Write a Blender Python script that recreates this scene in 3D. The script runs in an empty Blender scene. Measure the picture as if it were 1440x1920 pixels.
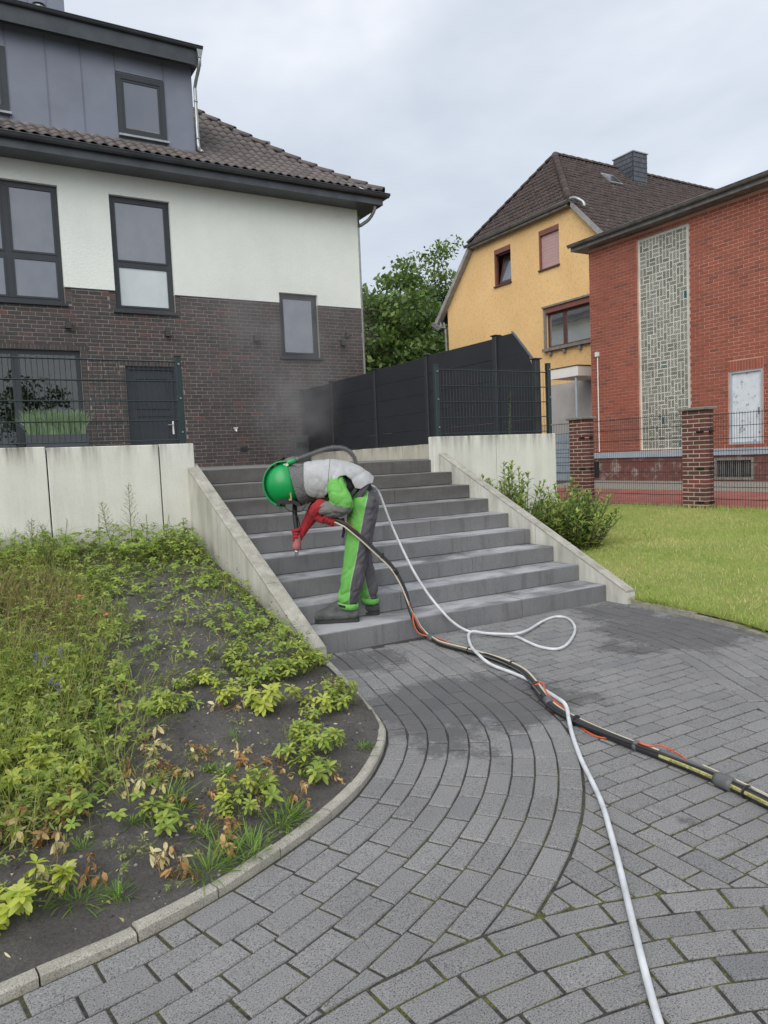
import bpy, bmesh, math, random
import numpy as np
from mathutils import Vector, Matrix, noise
from mathutils.geometry import tessellate_polygon
random.seed(7)
RNG = np.random.default_rng(7)
SC = bpy.context.scene
COL = SC.collection

# ------------------------------------------------------------------ camera
CAM_LOC = Vector((0.0, 0.0, 1.5))
PITCH, ROLL, YAW = 0.07504, -0.04317, 0.52638
_F = Vector((math.sin(YAW)*math.cos(PITCH), math.cos(YAW)*math.cos(PITCH), -math.sin(PITCH)))
_R0 = Vector((math.cos(YAW), -math.sin(YAW), 0)); _U0 = _R0.cross(_F)
_R = _R0*math.cos(ROLL) + _U0*math.sin(ROLL); _U = _U0*math.cos(ROLL) - _R0*math.sin(ROLL)
cd = bpy.data.cameras.new('camera'); cam = bpy.data.objects.new('camera', cd); COL.objects.link(cam)
cam.matrix_world = Matrix(((_R.x,_U.x,-_F.x,CAM_LOC.x),(_R.y,_U.y,-_F.y,CAM_LOC.y),(_R.z,_U.z,-_F.z,CAM_LOC.z),(0,0,0,1)))
cd.sensor_fit = 'VERTICAL'; cd.sensor_height = 36.0; cd.sensor_width = 27.0
cd.lens = 1370.75/1920*36.0; cd.clip_start = 0.05; cd.clip_end = 3000
SC.camera = cam
def seen(p):      # image position (1440 x 1920) and depth of a point
    d = Vector(p) - CAM_LOC; z = d.dot(_F)
    if z < .1: return (-1e6, -1e6, z)
    return (720 + 1370.75*d.dot(_R)/z, 960 - 1370.75*d.dot(_U)/z, z)
def inframe(p, m=0):
    a, b, z = seen(p); return z > .1 and -m < a < 1440+m and -m < b < 1920+m

# ------------------------------------------------------------------ world
SUN_EL, SUN_AZ = math.radians(41), math.radians(228)     # high, behind the camera to the left, veiled by cloud
W = bpy.data.worlds.new('World'); SC.world = W; W.use_nodes = True
nt = W.node_tree; nt.nodes.clear()
def N(t, typ, **kw):
    n = t.nodes.new(typ)
    for k, v in kw.items(): setattr(n, k, v)
    return n
out = N(nt, 'ShaderNodeOutputWorld'); bg = N(nt, 'ShaderNodeBackground'); bg.inputs[1].default_value = 0.1
sky = N(nt, 'ShaderNodeTexSky', sky_type='NISHITA'); sky.sun_disc = False
sky.sun_elevation = SUN_EL; sky.sun_rotation = SUN_AZ; sky.air_density = 1.0; sky.dust_density = 2.0; sky.ozone_density = 1.0
tc = N(nt, 'ShaderNodeTexCoord'); mp = N(nt, 'ShaderNodeMapping'); mp.inputs['Scale'].default_value = (1, 1, 2.2)
mp.inputs['Location'].default_value = (0.35, 0.1, 0.0)
nz = N(nt, 'ShaderNodeTexNoise'); nz.inputs['Scale'].default_value = 1.7; nz.inputs['Detail'].default_value = 5; nz.inputs['Roughness'].default_value = .52
nz.inputs['Distortion'].default_value = .35
rp = N(nt, 'ShaderNodeValToRGB'); e = rp.color_ramp.elements
e[0].position = .36; e[0].color = (3.7, 4.05, 4.6, 1); e[1].position = .64; e[1].color = (5.85, 5.95, 6.25, 1)
m = rp.color_ramp.elements.new(.5); m.color = (4.45, 4.8, 5.3, 1)
mx = N(nt, 'ShaderNodeMix', data_type='RGBA'); mx.inputs[0].default_value = .94
L = nt.links.new
L(tc.outputs['Generated'], mp.inputs[0]); L(mp.outputs[0], nz.inputs[0]); L(nz.outputs[0], rp.inputs[0])
L(sky.outputs[0], mx.inputs[6]); L(rp.outputs[0], mx.inputs[7]); L(mx.outputs[2], bg.inputs[0]); L(bg.outputs[0], out.inputs[0])
sd = bpy.data.lights.new('sun', 'SUN'); sd.energy = 1.5; sd.angle = math.radians(60); sd.color = (1.0, .96, .9)
so = bpy.data.objects.new('sun', sd); COL.objects.link(so)
sv = Vector((math.sin(SUN_AZ)*math.cos(SUN_EL), math.cos(SUN_AZ)*math.cos(SUN_EL), math.sin(SUN_EL)))
so.rotation_euler = sv.to_track_quat('Z', 'Y').to_euler()
SC.view_settings.view_transform = 'Standard'; SC.view_settings.look = 'None'
SC.view_settings.exposure = 0.80; SC.view_settings.gamma = 1.0; SC.view_settings.use_curve_mapping = False
SC.render.engine = 'CYCLES'
SC.cycles.max_bounces = 6; SC.cycles.transparent_max_bounces = 8; SC.cycles.volume_bounces = 0
SC.cycles.use_denoising = True

# ------------------------------------------------------------------ materials
MATS = {}
class NT:
    def __init__(s, name):
        s.m = bpy.data.materials.new(name); s.m.use_nodes = True; s.t = s.m.node_tree
        s.b = s.t.nodes['Principled BSDF']; s.out = s.t.nodes['Material Output']; MATS[name] = s.m
    def n(s, typ, **kw): return N(s.t, typ, **kw)
    def l(s, a, b): s.t.links.new(a, b)
    def coord(s, kind='pos'):
        if kind == 'pos': return s.n('ShaderNodeNewGeometry').outputs['Position']
        return s.n('ShaderNodeTexCoord').outputs['Object']
    def noise(s, scale, detail=3, rough=.5, kind='pos', stretch=None, dist=0, off=None):
        x = s.n('ShaderNodeTexNoise'); x.inputs['Scale'].default_value = scale; x.inputs['Detail'].default_value = detail
        x.inputs['Roughness'].default_value = rough; x.inputs['Distortion'].default_value = dist
        c = s.coord(kind)
        if stretch or off:
            m = s.n('ShaderNodeMapping'); s.l(c, m.inputs[0]); c = m.outputs[0]
            if stretch: m.inputs['Scale'].default_value = stretch
            if off: m.inputs['Location'].default_value = off
        s.l(c, x.inputs['Vector']); return x.outputs[0]
    def ramp(s, fac, stops, interp='LINEAR'):
        r = s.n('ShaderNodeValToRGB'); r.color_ramp.interpolation = interp
        el = r.color_ramp.elements
        while len(el) < len(stops): el.new(.5)
        for k, (p, c) in enumerate(stops):
            el[k].position = p; el[k].color = (*c, 1) if isinstance(c, tuple) else (c, c, c, 1)
        s.l(fac, r.inputs[0]); return r.outputs[0]
    def mix(s, fac, a, b, mode='MIX'):
        x = s.n('ShaderNodeMix', data_type='RGBA', blend_type=mode)
        for v, k in ((fac, 0), (a, 6), (b, 7)):
            if isinstance(v, (int, float)): x.inputs[k].default_value = v if k == 0 else (v, v, v, 1)
            elif isinstance(v, tuple): x.inputs[k].default_value = (*v, 1)
            else: s.l(v, x.inputs[k])
        return x.outputs[2]
    def math(s, op, a, b=None, clamp=False):
        x = s.n('ShaderNodeMath', operation=op, use_clamp=clamp)
        for v, k in ((a, 0), (b, 1)):
            if v is None: continue
            if isinstance(v, (int, float)): x.inputs[k].default_value = v
            else: s.l(v, x.inputs[k])
        return x.outputs[0]
    def rnd(s):      # a number per piece: face attribute of joined pieces or the object's own random number
        a = s.n('ShaderNodeAttribute', attribute_name='rnd').outputs['Fac']
        o = s.n('ShaderNodeObjectInfo').outputs['Random']
        return s.math('FRACT', s.math('ADD', a, o))
    def color(s, v):
        if isinstance(v, tuple): s.b.inputs['Base Color'].default_value = (*v, 1)
        else: s.l(v, s.b.inputs['Base Color'])
        return s
    def rough(s, v):
        if isinstance(v, (int, float)): s.b.inputs['Roughness'].default_value = v
        else: s.l(v, s.b.inputs['Roughness'])
        return s
    def bump(s, h, strength=.3, dist=.01):
        b = s.n('ShaderNodeBump'); b.inputs['Strength'].default_value = strength; b.inputs['Distance'].default_value = dist
        s.l(h, b.inputs['Height']); s.l(b.outputs[0], s.b.inputs['Normal']); return s
    def set(s, **kw):
        for k, v in kw.items(): s.b.inputs[k.replace('_', ' ')].default_value = v
        return s
def plain(name, c, rough=.5, var=.12, scale=6, metal=0.0, bump=0.0, bscale=200):
    m = NT(name); f = m.noise(scale, 4, .6)
    m.color(m.ramp(f, [(.3, tuple(x*(1-var) for x in c)), (.7, tuple(min(1, x*(1+var)) for x in c))])).rough(rough).set(Metallic=metal)
    if bump: m.bump(m.noise(bscale, 3), bump, .004)
    return m
def leafmat(name, cols, trans=.35, rough=.45):
    m = NT(name); c = m.ramp(m.rnd(), [(k/(len(cols)-1), x) for k, x in enumerate(cols)])
    c = m.mix(.35, c, m.ramp(m.noise(14, 2), [(.3, .55), (.7, 1.0)]), 'MULTIPLY')
    m.color(c).rough(rough).set(**{'Specular_IOR_Level': .3})
    tr = m.n('ShaderNodeBsdfTranslucent'); m.l(c, tr.inputs[0]); ms = m.n('ShaderNodeMixShader'); ms.inputs[0].default_value = trans
    m.l(m.b.outputs[0], ms.inputs[1]); m.l(tr.outputs[0], ms.inputs[2]); m.l(ms.outputs[0], m.out.inputs[0])
    return m

# paving stones: grey concrete with pale and dark grit, damp black blasting grit lying in patches
def grit_patches(m):
    p = m.coord(); sp = m.n('ShaderNodeSeparateXYZ'); m.l(p, sp.inputs[0]); fac = None
    for (cx, cy, rx, ry, a) in ((2.55, 3.6, .62, .42, 1.1), (2.2, 3.3, .35, .5, .8), (2.85, 3.25, .5, .3, .9), (4.9, 3.9, .55, .6, 1.1), (4.35, 3.7, .4, .35, .7), (2.5, 4.7, .4, .35, .8), (5.1, 4.6, .4, .45, .9), (2.42, 1.85, .06, .5, .42)):
        dx = m.math('DIVIDE', m.math('SUBTRACT', sp.outputs[0], cx), rx); dy = m.math('DIVIDE', m.math('SUBTRACT', sp.outputs[1], cy), ry)
        d = m.math('ADD', m.math('MULTIPLY', dx, dx), m.math('MULTIPLY', dy, dy))
        g = m.math('MULTIPLY', m.math('SUBTRACT', 1.0, m.math('MULTIPLY', d, .5), True), a)
        fac = g if fac is None else m.math('MAXIMUM', fac, g)
    n = m.math('ADD', m.math('MULTIPLY', m.noise(4.5, 4, .6), .55), m.math('MULTIPLY', m.noise(26, 6, .8), .45))
    return m.math('MULTIPLY', m.math('SUBTRACT', m.math('ADD', fac, m.math('MULTIPLY', n, 2.6)), 1.72), 4.0, True)
m = NT('paving_stone')
base = m.mix(.5, m.ramp(m.rnd(), [(0, (.155, .155, .153)), (.3, (.218, .216, .211)), (.55, (.188, .187, .183)), (.8, (.245, .242, .236)), (.94, (.206, .205, .201)), (1, (.128, .132, .143))]), m.ramp(m.noise(2.0, 5, .6), [(.3, (.17, .171, .173)), (.7, (.25, .25, .248))]))
sp1 = m.ramp(m.noise(210, 2, .6), [(.36, .30), (.46, 1.0), (.62, 1.0), (.72, 1.75)])
c = m.mix(1.0, base, sp1, 'MULTIPLY'); gp = grit_patches(m)
c = m.mix(m.math('MULTIPLY', gp, .66), c, (.055, .055, .058))
m.color(c).rough(m.ramp(m.noise(5, 3), [(.3, .72), (.7, .92)])).bump(m.noise(260, 3, .7), .45, .003)
m = NT('joint_sand')
moss = m.ramp(m.noise(7.5, 6, .75), [(.465, 0.0), (.565, .95)])
sp = m.n('ShaderNodeSeparateXYZ'); m.l(m.coord(), sp.inputs[0])
near = m.math('SUBTRACT', 1.0, m.math('MULTIPLY', m.math('SUBTRACT', sp.outputs[1], 1.7), .75), True)
c = m.mix(m.math('MULTIPLY', moss, near), m.ramp(m.noise(90, 3), [(.3, (.024, .024, .023)), (.7, (.066, .064, .060))]), m.ramp(m.noise(120, 2), [(.3, (.050, .056, .012)), (.7, (.15, .15, .035))]))
m.color(c).rough(.95).bump(m.noise(160, 4, .7), .8, .01)
m = NT('edging_stone'); f = m.noise(9, 5, .65)
c = m.ramp(f, [(.3, (.27, .255, .215)), (.7, (.42, .40, .345))]); c = m.mix(.8, c, m.ramp(m.noise(230, 2), [(.33, .45), (.5, 1.0), (.72, 1.3)]), 'MULTIPLY')
c = m.mix(m.ramp(m.noise(3.5, 4), [(.55, 0.0), (.75, .55)]), c, (.10, .10, .07)); m.color(c).rough(.9).bump(m.noise(180, 3), .5, .004)
# steps: grey block steps; blasted treads carry a pale dust
m = NT('step_stone'); ge = m.n('ShaderNodeNewGeometry'); sn = m.n('ShaderNodeSeparateXYZ'); m.l(ge.outputs['Position'], sn.inputs[0])
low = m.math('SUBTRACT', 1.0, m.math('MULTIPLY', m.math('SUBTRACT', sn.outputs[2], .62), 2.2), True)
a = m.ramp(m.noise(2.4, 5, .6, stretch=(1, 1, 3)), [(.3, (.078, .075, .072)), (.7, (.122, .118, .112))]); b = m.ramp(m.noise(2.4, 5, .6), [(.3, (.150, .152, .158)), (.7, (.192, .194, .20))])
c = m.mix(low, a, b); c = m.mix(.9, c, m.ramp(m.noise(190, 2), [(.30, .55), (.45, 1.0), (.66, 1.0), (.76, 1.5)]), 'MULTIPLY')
nn = m.n('ShaderNodeSeparateXYZ'); m.l(ge.outputs['True Normal'], nn.inputs[0])
up = m.math('GREATER_THAN', nn.outputs[2], .9)
dust = m.ramp(m.noise(1.9, 6, .62, stretch=(1, 1.6, 1), dist=.4), [(.40, 0.0), (.60, .62)])
c = m.mix(m.math('MULTIPLY', m.math('MULTIPLY', dust, up), m.math('ADD', .45, m.math('MULTIPLY', low, .55))), c, m.ramp(m.noise(150, 2), [(.3, (.36, .37, .39)), (.7, (.58, .59, .61))]))
wet = m.math('MULTIPLY', m.math('MULTIPLY', m.ramp(m.noise(1.5, 4, .6, off=(3, 1, 0)), [(.56, 0.0), (.66, .7)]), up), .9)
c = m.mix(wet, c, (.06, .06, .062))
st2 = m.math('MULTIPLY', m.ramp(m.noise(1.0, 5, .75, stretch=(9, 1, 1.2)), [(.5, 0.0), (.72, .55)]), m.math('SUBTRACT', 1.0, up)); c = m.mix(st2, c, (.055, .053, .050))
spot = m.ramp(m.noise(33, 3, .6), [(.70, 0.0), (.76, .6)]); c = m.mix(spot, c, (.05, .05, .05))
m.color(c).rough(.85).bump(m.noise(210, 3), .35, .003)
# precast concrete with dark runs from the top edge
def concrete(name, ztop, c0, c1, streak=.5, run=.35, along=(9, 9, .35)):
    m = NT(name); p = m.coord(); s = m.n('ShaderNodeSeparateXYZ'); m.l(p, s.inputs[0])
    c = m.ramp(m.noise(1.6, 5, .6), [(.3, c0), (.7, c1)])
    st = m.ramp(m.noise(1.0, 4, .7, stretch=along), [(.42, 0.0), (.64, 1.0)])
    if ztop is not None:
        top = m.math('SUBTRACT', 1.0, m.math('DIVIDE', m.math('SUBTRACT', ztop, s.outputs[2]), run), True)
        st = m.math('MULTIPLY', st, m.math('ADD', .12, m.math('MULTIPLY', m.math('MULTIPLY', top, top), .9)))
    c = m.mix(m.math('MULTIPLY', st, streak), c, (.115, .10, .075))
    c = m.mix(.5, c, m.ramp(m.noise(60, 3, .7), [(.25, .72), (.5, 1.0)]), 'MULTIPLY')
    m.color(c).rough(.88).bump(m.noise(90, 4, .6), .18, .004); return m
concrete('wall_concrete', 1.73, (.58, .58, .525), (.68, .68, .625), .85, .30, along=(6, 6, .6))
concrete('cheek_concrete', None, (.43, .425, .375), (.60, .595, .535), .35, along=(5, 5, .8))
concrete('kerb_concrete', 1.72, (.33, .31, .25), (.52, .50, .43), .95, .3, along=(7, 7, .3))
m = NT('coping_concrete'); c = m.ramp(m.noise(8, 6, .7), [(.3, (.25, .24, .195)), (.7, (.47, .455, .40))]); c = m.mix(.7, c, m.ramp(m.noise(150, 3), [(.3, .5), (.55, 1.0)]), 'MULTIPLY'); m.color(c).rough(.92).bump(m.noise(140, 4), .5, .005)
m = NT('soil'); c = m.ramp(m.noise(5, 6, .7), [(.3, (.085, .079, .073)), (.7, (.175, .163, .151))]); c = m.mix(.85, c, m.ramp(m.noise(85, 5, .8), [(.3, .5), (.5, 1.0), (.68, 1.45)]), 'MULTIPLY')
c = m.mix(m.ramp(m.noise(170, 2, .7), [(.63, 0.0), (.72, .9)]), c, (.22, .19, .16)); m.color(c).rough(.97).bump(m.noise(55, 8, .8), 1.0, .03)
m = NT('lawn_soil'); m.color(m.ramp(m.noise(1.1, 6, .65), [(.3, (.25, .31, .07)), (.5, (.36, .40, .10)), (.7, (.46, .43, .15))])).rough(.95).bump(m.noise(120, 4, .7), 1, .03)
plain('ground_dirt', (.09, .085, .07), .95, .3, .8); plain('terrace_paving', (.16, .155, .15), .9, .2, 3)
plain('red_paving', (.30, .105, .085), .9, .22, 3, bump=.3); plain('grey_gravel', (.25, .235, .20), .95, .35, 22, bump=.6, bscale=70)
# facades
m = NT('white_plaster'); c = m.ramp(m.noise(.8, 5, .6), [(.3, (.74, .79, .74)), (.7, (.81, .85, .80))]); c = m.mix(.12, c, m.ramp(m.noise(1.0, 5, .7, stretch=(3, 3, .5)), [(.3, .75), (.6, 1.0)]), 'MULTIPLY')
m.color(c).rough(.95).bump(m.noise(30, 5, .8), .9, .02)
m = NT('yellow_plaster'); c = m.ramp(m.noise(.9, 5, .6), [(.3, (.76, .495, .22)), (.7, (.85, .575, .27))]); c = m.mix(.75, c, m.ramp(m.noise(16, 4, .7, stretch=(1, 1, .55)), [(.30, .62), (.47, 1.0)]), 'MULTIPLY')
m.color(c).rough(.95).bump(m.noise(22, 5, .75), .8, .03)
m = NT('dark_brick'); c = m.ramp(m.rnd(), [(0, (.048, .041, .040)), (.3, (.068, .055, .052)), (.6, (.047, .043, .043)), (.9, (.076, .060, .056)), (.965, (.086, .056, .050)), (.988, (.125, .054, .046)), (1, (.09, .06, .052))])
c = m.mix(.6, c, m.ramp(m.noise(24, 5, .7), [(.25, .55), (.7, 1.35)]), 'MULTIPLY'); m.color(c).rough(.82).bump(m.noise(45, 4, .7), .5, .006)
plain('dark_mortar', (.25, .228, .212), .95, .2, 7)
m = NT('red_brick'); c = m.ramp(m.rnd(), [(0, (.26, .078, .050)), (.4, (.315, .094, .059)), (.8, (.285, .094, .064)), (1, (.20, .072, .054))]); c = m.mix(.55, c, m.ramp(m.noise(.5, 4, .65), [(.35, .72), (.65, 1.1)]), 'MULTIPLY'); c = m.mix(.4, c, m.ramp(m.noise(30, 4), [(.3, .7), (.7, 1.2)]), 'MULTIPLY'); m.color(c).rough(.85)
plain('red_mortar', (.50, .275, .21), .95, .25, 1.5)
m = NT('pillar_brick'); c = m.ramp(m.rnd(), [(0, (.095, .034, .028)), (.45, (.145, .048, .038)), (.8, (.085, .036, .034)), (1, (.20, .055, .040))]); c = m.mix(.5, c, m.ramp(m.noise(22, 4, .7), [(.3, .6), (.7, 1.25)]), 'MULTIPLY'); m.color(c).rough(.8)
plain('pale_mortar', (.46, .41, .37), .95, .25, 9); plain('cap_stone', (.20, .185, .165), .9, .25, 8)
m = NT('plinth_paint'); c = m.ramp(m.noise(2.5, 6, .7), [(.35, (.13, .048, .042)), (.55, (.17, .068, .058)), (.66, (.34, .29, .27))]); m.color(c).rough(.8)
plain('band_paint', (.33, .39, .45), .7, .12, 3)
m = NT('door_paint'); c = m.ramp(m.noise(7, 6, .75), [(.36, (.22, .23, .24)), (.42, (.58, .64, .69)), (.7, (.66, .72, .76))]); m.color(c).rough(.7).bump(m.noise(9, 6, .75), .5, .01)
m = NT('roof_tile'); c = m.ramp(m.rnd(), [(0, (.10, .086, .082)), (.5, (.135, .115, .108)), (1, (.12, .108, .104))]); c = m.mix(.65, c, m.ramp(m.noise(6, 5, .7), [(.3, .55), (.7, 1.35)]), 'MULTIPLY'); c = m.mix(m.ramp(m.noise(3, 5), [(.6, 0.0), (.8, .35)]), c, (.20, .165, .15)); m.color(c).rough(.78)
m = NT('old_tile'); c = m.ramp(m.rnd(), [(0, (.050, .037, .034)), (.6, (.075, .055, .049)), (.95, (.062, .050, .047)), (1, (.085, .056, .05))]); c = m.mix(.65, c, m.ramp(m.noise(3, 5, .7), [(.3, .6), (.7, 1.3)]), 'MULTIPLY'); c = m.mix(m.ramp(m.noise(7, 4), [(.70, 0.0), (.76, .6)]), c, (.30, .29, .27)); m.color(c).rough(.85)
m = NT('slate'); c = m.ramp(m.rnd(), [(0, (.045, .052, .062)), (1, (.075, .084, .098))]); m.color(c).rough(.45)
plain('zinc_panel', (.185, .205, .255), .5, .10, 1.3, metal=.2); plain('anthracite', (.026, .031, .037), .42, .12, 5); plain('dark_fascia', (.075, .085, .095), .4, .22, 2.5, metal=.35)
plain('galvanised', (.36, .38, .38), .38, .22, 9, metal=.75); plain('old_zinc', (.20, .205, .205), .55, .35, 5, metal=.35); plain('white_frame', (.68, .68, .66), .5, .05)
plain('fence_board', (.013, .015, .019), .55, .2, 3, bump=.15, bscale=60); plain('fence_post', (.020, .023, .028), .5, .1, 5); plain('green_steel', (.017, .031, .034), .45, .1, 5); plain('mesh_steel', (.022, .018, .018), .5, .15, 5)
plain('brown_frame', (.080, .035, .030), .5, .15, 6); plain('shutter_box', (.20, .075, .060), .6, .15, 6); plain('verge_grey', (.27, .27, .26), .6, .25, 4); plain('pink_shutter', (.46, .30, .29), .6, .06, 6); plain('white_fascia', (.75, .74, .71), .6, .05, 2); plain('porch_wall', (.42, .41, .40), .9, .1, 2)
plain('black_plastic', (.012, .012, .013), .45, .1); plain('dark_void', (.006, .006, .007), .9, .1); plain('lamp_body', (.038, .036, .036), .45, .1); plain('brass', (.50, .36, .16), .35, .1, metal=.9); plain('white_enamel', (.78, .78, .76), .35, .04); plain('steel', (.55, .56, .57), .3, .1, metal=.9)
plain('curtain', (.52, .53, .52), .9, .1, 3); plain('room_wall', (.20, .20, .19), .9, .2, 1); plain('planter_grey', (.055, .062, .07), .5, .12, 4)
def glass(name, tint, refl=.5, rough=.02, blotch=None):
    m = NT(name); g = m.n('ShaderNodeBsdfGlossy'); g.inputs['Roughness'].default_value = rough; g.inputs['Color'].default_value = (.86, .9, .97, 1)
    c = tint
    if blotch: c = m.ramp(m.noise(.9, 4, .6, stretch=(1, 1, .6)), [(.38, tint), (.64, blotch)])
    m.color(c).rough(.3); fr = m.n('ShaderNodeFresnel'); fr.inputs[0].default_value = 1.5; bp = m.n('ShaderNodeBump'); bp.inputs['Strength'].default_value = .25; bp.inputs['Distance'].default_value = .01; m.l(m.noise(1.1, 2), bp.inputs['Height']); m.l(bp.outputs[0], g.inputs['Normal'])
    f = m.math('ADD', m.math('MULTIPLY', fr.outputs[0], .6), refl, True); ms = m.n('ShaderNodeMixShader'); m.l(f, ms.inputs[0]); m.l(m.b.outputs[0], ms.inputs[1]); m.l(g.outputs[0], ms.inputs[2]); m.l(ms.outputs[0], m.out.inputs[0]); return m
glass('sky_glass', (.035, .042, .056), .14, .015, (.11, .115, .13)); glass('frosted_glass', (.40, .45, .45), .12, .25, (.52, .57, .56)); glass('dark_glass', (.012, .012, .012), .0); glass('dormer_glass', (.085, .095, .118), .07, .1, (.11, .12, .145)); glass('curtain_glass', (.14, .15, .15), .12, .03, (.32, .34, .34))
m = NT('clear_glass'); m.t.nodes.remove(m.b); g = m.n('ShaderNodeBsdfGlossy'); g.inputs['Roughness'].default_value = .01; tr = m.n('ShaderNodeBsdfTransparent'); tr.inputs[0].default_value = (.62, .66, .64, 1); fr = m.n('ShaderNodeFresnel'); fr.inputs[0].default_value = 1.6; ms = m.n('ShaderNodeMixShader'); m.l(m.math('ADD', m.math('MULTIPLY', fr.outputs[0], 1.6), .02, True), ms.inputs[0]); m.l(tr.outputs[0], ms.inputs[1]); m.l(g.outputs[0], ms.inputs[2]); m.l(ms.outputs[0], m.out.inputs[0])
m = NT('glass_block'); c = m.ramp(m.rnd(), [(0, (.19, .20, .17)), (.5, (.26, .27, .235)), (.985, (.32, .33, .285)), (.99, (.02, .13, .12)), (1, (.02, .11, .12))]); w = m.n('ShaderNodeTexWave', wave_type='BANDS', bands_direction='DIAGONAL'); w.inputs['Scale'].default_value = 9; w.inputs['Distortion'].default_value = 2; m.l(m.coord(), w.inputs[0])
c = m.mix(.7, c, m.ramp(w.outputs[0], [(.2, .45), (.8, 1.35)]), 'MULTIPLY'); m.color(c).rough(.16).set(**{'Specular_IOR_Level': .6})
plain('block_grout', (.60, .60, .54), .9, .12, 3)
# cloth and gear
def cloth(name, c, fold=.6, dirt=.35, dc=(.18, .17, .16), scale=9):
    m = NT(name); k = m.mix(m.math('MULTIPLY', m.ramp(m.noise(6, 5, .7, 'obj'), [(.42, 0.0), (.75, 1.0)]), dirt), c, dc)
    m.color(k).rough(.85); m.bump(m.noise(scale, 3, .5, 'obj', dist=1.2), fold, .03); return m
cloth('sleeve_green', (.13, .40, .075), .7, .3, (.16, .30, .12)); cloth('cape_grey', (.40, .41, .42), .35, .5, (.22, .215, .21)); cloth('hood_grey', (.115, .115, .117), .7, .4, (.2, .2, .2), 14); cloth('shirt_black', (.018, .018, .024), .7, .1); cloth('glove_red', (.30, .013, .020), .5, .3, (.16, .05, .05), 16); cloth('glove_pink', (.34, .10, .105), .4, .3); cloth('cuff_grey', (.15, .145, .14), .8, .3); cloth('belt_grey', (.075, .07, .078), .4, .3); cloth('shoe_grey', (.060, .064, .062), .4, .7, (.17, .175, .17), 20); plain('sole_black', (.03, .032, .032), .8, .3, 30)
m = NT('trouser_cloth'); s = m.n('ShaderNodeSeparateXYZ'); m.l(m.coord('obj'), s.inputs[0])
cv = m.n('ShaderNodeFloatCurve'); cu = cv.mapping; pts = [(0.0, .42), (.077, .417), (.19, .41), (.42, .34), (.66, .272), (.87, .20), (1.0, .15)]
crv = cu.curves[0]
crv.points[0].location = pts[0]; crv.points[1].location = pts[-1]
for p in pts[1:-1]: crv.points.new(*p)
cu.update()
m.l(m.math('DIVIDE', s.outputs[2], 1.3), cv.inputs['Value'])
split = m.math('SUBTRACT', cv.outputs[0], .4)          # x of the seam at this height, left leg
rl = m.math('LESS_THAN', s.outputs[1], -.005)
split = m.math('SUBTRACT', split, m.math('MULTIPLY', rl, m.ramp(s.outputs[2], [(.1, .195), (.25, .15), (.5, .06), (.75, 0.0)])))
side = m.math('GREATER_THAN', s.outputs[0], split)
hem = m.math('LESS_THAN', s.outputs[2], .135)
d = m.math('ABSOLUTE', m.math('SUBTRACT', s.outputs[0], split)); seam = m.math('LESS_THAN', d, .004)
c = m.mix(m.math('MAXIMUM', side, hem), m.ramp(m.noise(5, 4, .6, 'obj'), [(.3, (.070, .064, .078)), (.7, (.105, .097, .112))]), m.ramp(m.noise(5, 4, .6, 'obj'), [(.3, (.105, .34, .065)), (.7, (.15, .43, .09))]))
c = m.mix(m.math('MULTIPLY', seam, .5), c, (.35, .55, .3)); m.color(c).rough(.85).bump(m.noise(7, 3, .5, 'obj', stretch=(1, 1, .7), dist=1.6), .6, .035)
m = NT('helmet_green'); m.color(m.mix(m.ramp(m.noise(11, 5, .7, 'obj'), [(.58, 0.0), (.8, .35)]), (.002, .27, .065), (.08, .22, .11))).rough(.38).set(Coat_Weight=.12)
plain('badge', (.55, .62, .45), .5, .4, 60)
plain('tube_grey', (.11, .11, .113), .5, .1, 8); plain('hose_white', (.56, .58, .60), .5, .2, 9); plain('hose_black', (.022, .023, .024), .5, .15, 8); plain('hose_cream', (.55, .49, .38), .5, .08, 6); plain('cable_orange', (.65, .10, .025), .45, .08, 8); plain('tape_grey', (.10, .105, .11), .5, .12, 20)
m = NT('hose_print'); m.color(m.ramp(m.noise(30, 4), [(.3, (.024, .023, .021)), (.7, (.036, .034, .030))])).rough(.5)
plain('print_stripe', (.36, .34, .12), .6, .3, 40); plain('print_ink', (.020, .019, .016), .6, .1)
# plants
leafmat('leaf_green', [(.15, .25, .045), (.27, .40, .07), (.43, .53, .11), (.17, .27, .05)])
leafmat('leaf_lime', [(.45, .53, .07), (.56, .61, .10), (.38, .49, .08), (.62, .62, .17)])
leafmat('leaf_fresh', [(.23, .34, .065), (.34, .44, .085), (.47, .53, .11), (.19, .29, .06)])
leafmat('leaf_dry', [(.52, .33, .13), (.36, .18, .065), (.66, .50, .25), (.44, .24, .09), (.20, .10, .05)], .2, .8)
leafmat('leaf_pale', [(.74, .64, .33), (.62, .46, .22), (.80, .74, .46), (.50, .48, .14)], .3, .7)
leafmat('grass_green', [(.16, .24, .035), (.28, .35, .06), (.44, .44, .12)]); leafmat('grass_dry', [(.26, .22, .08), (.38, .30, .14), (.20, .20, .06)], .3, .8)
leafmat('lawn_grass', [(.28, .42, .095), (.39, .52, .12), (.52, .57, .17), (.63, .60, .27)], .3)
leafmat('tuft_green', [(.10, .21, .03), (.17, .30, .05), (.27, .38, .075)]); leafmat('tree_leaf', [(.07, .135, .033), (.12, .205, .046), (.19, .28, .065), (.095, .17, .04)], .3)
leafmat('tree_leaf_dark', [(.05, .10, .027), (.085, .145, .037), (.12, .185, .048)], .28)
leafmat('shrub_leaf', [(.15, .24, .06), (.24, .345, .085), (.36, .46, .12), (.55, .59, .18)], .3)
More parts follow.
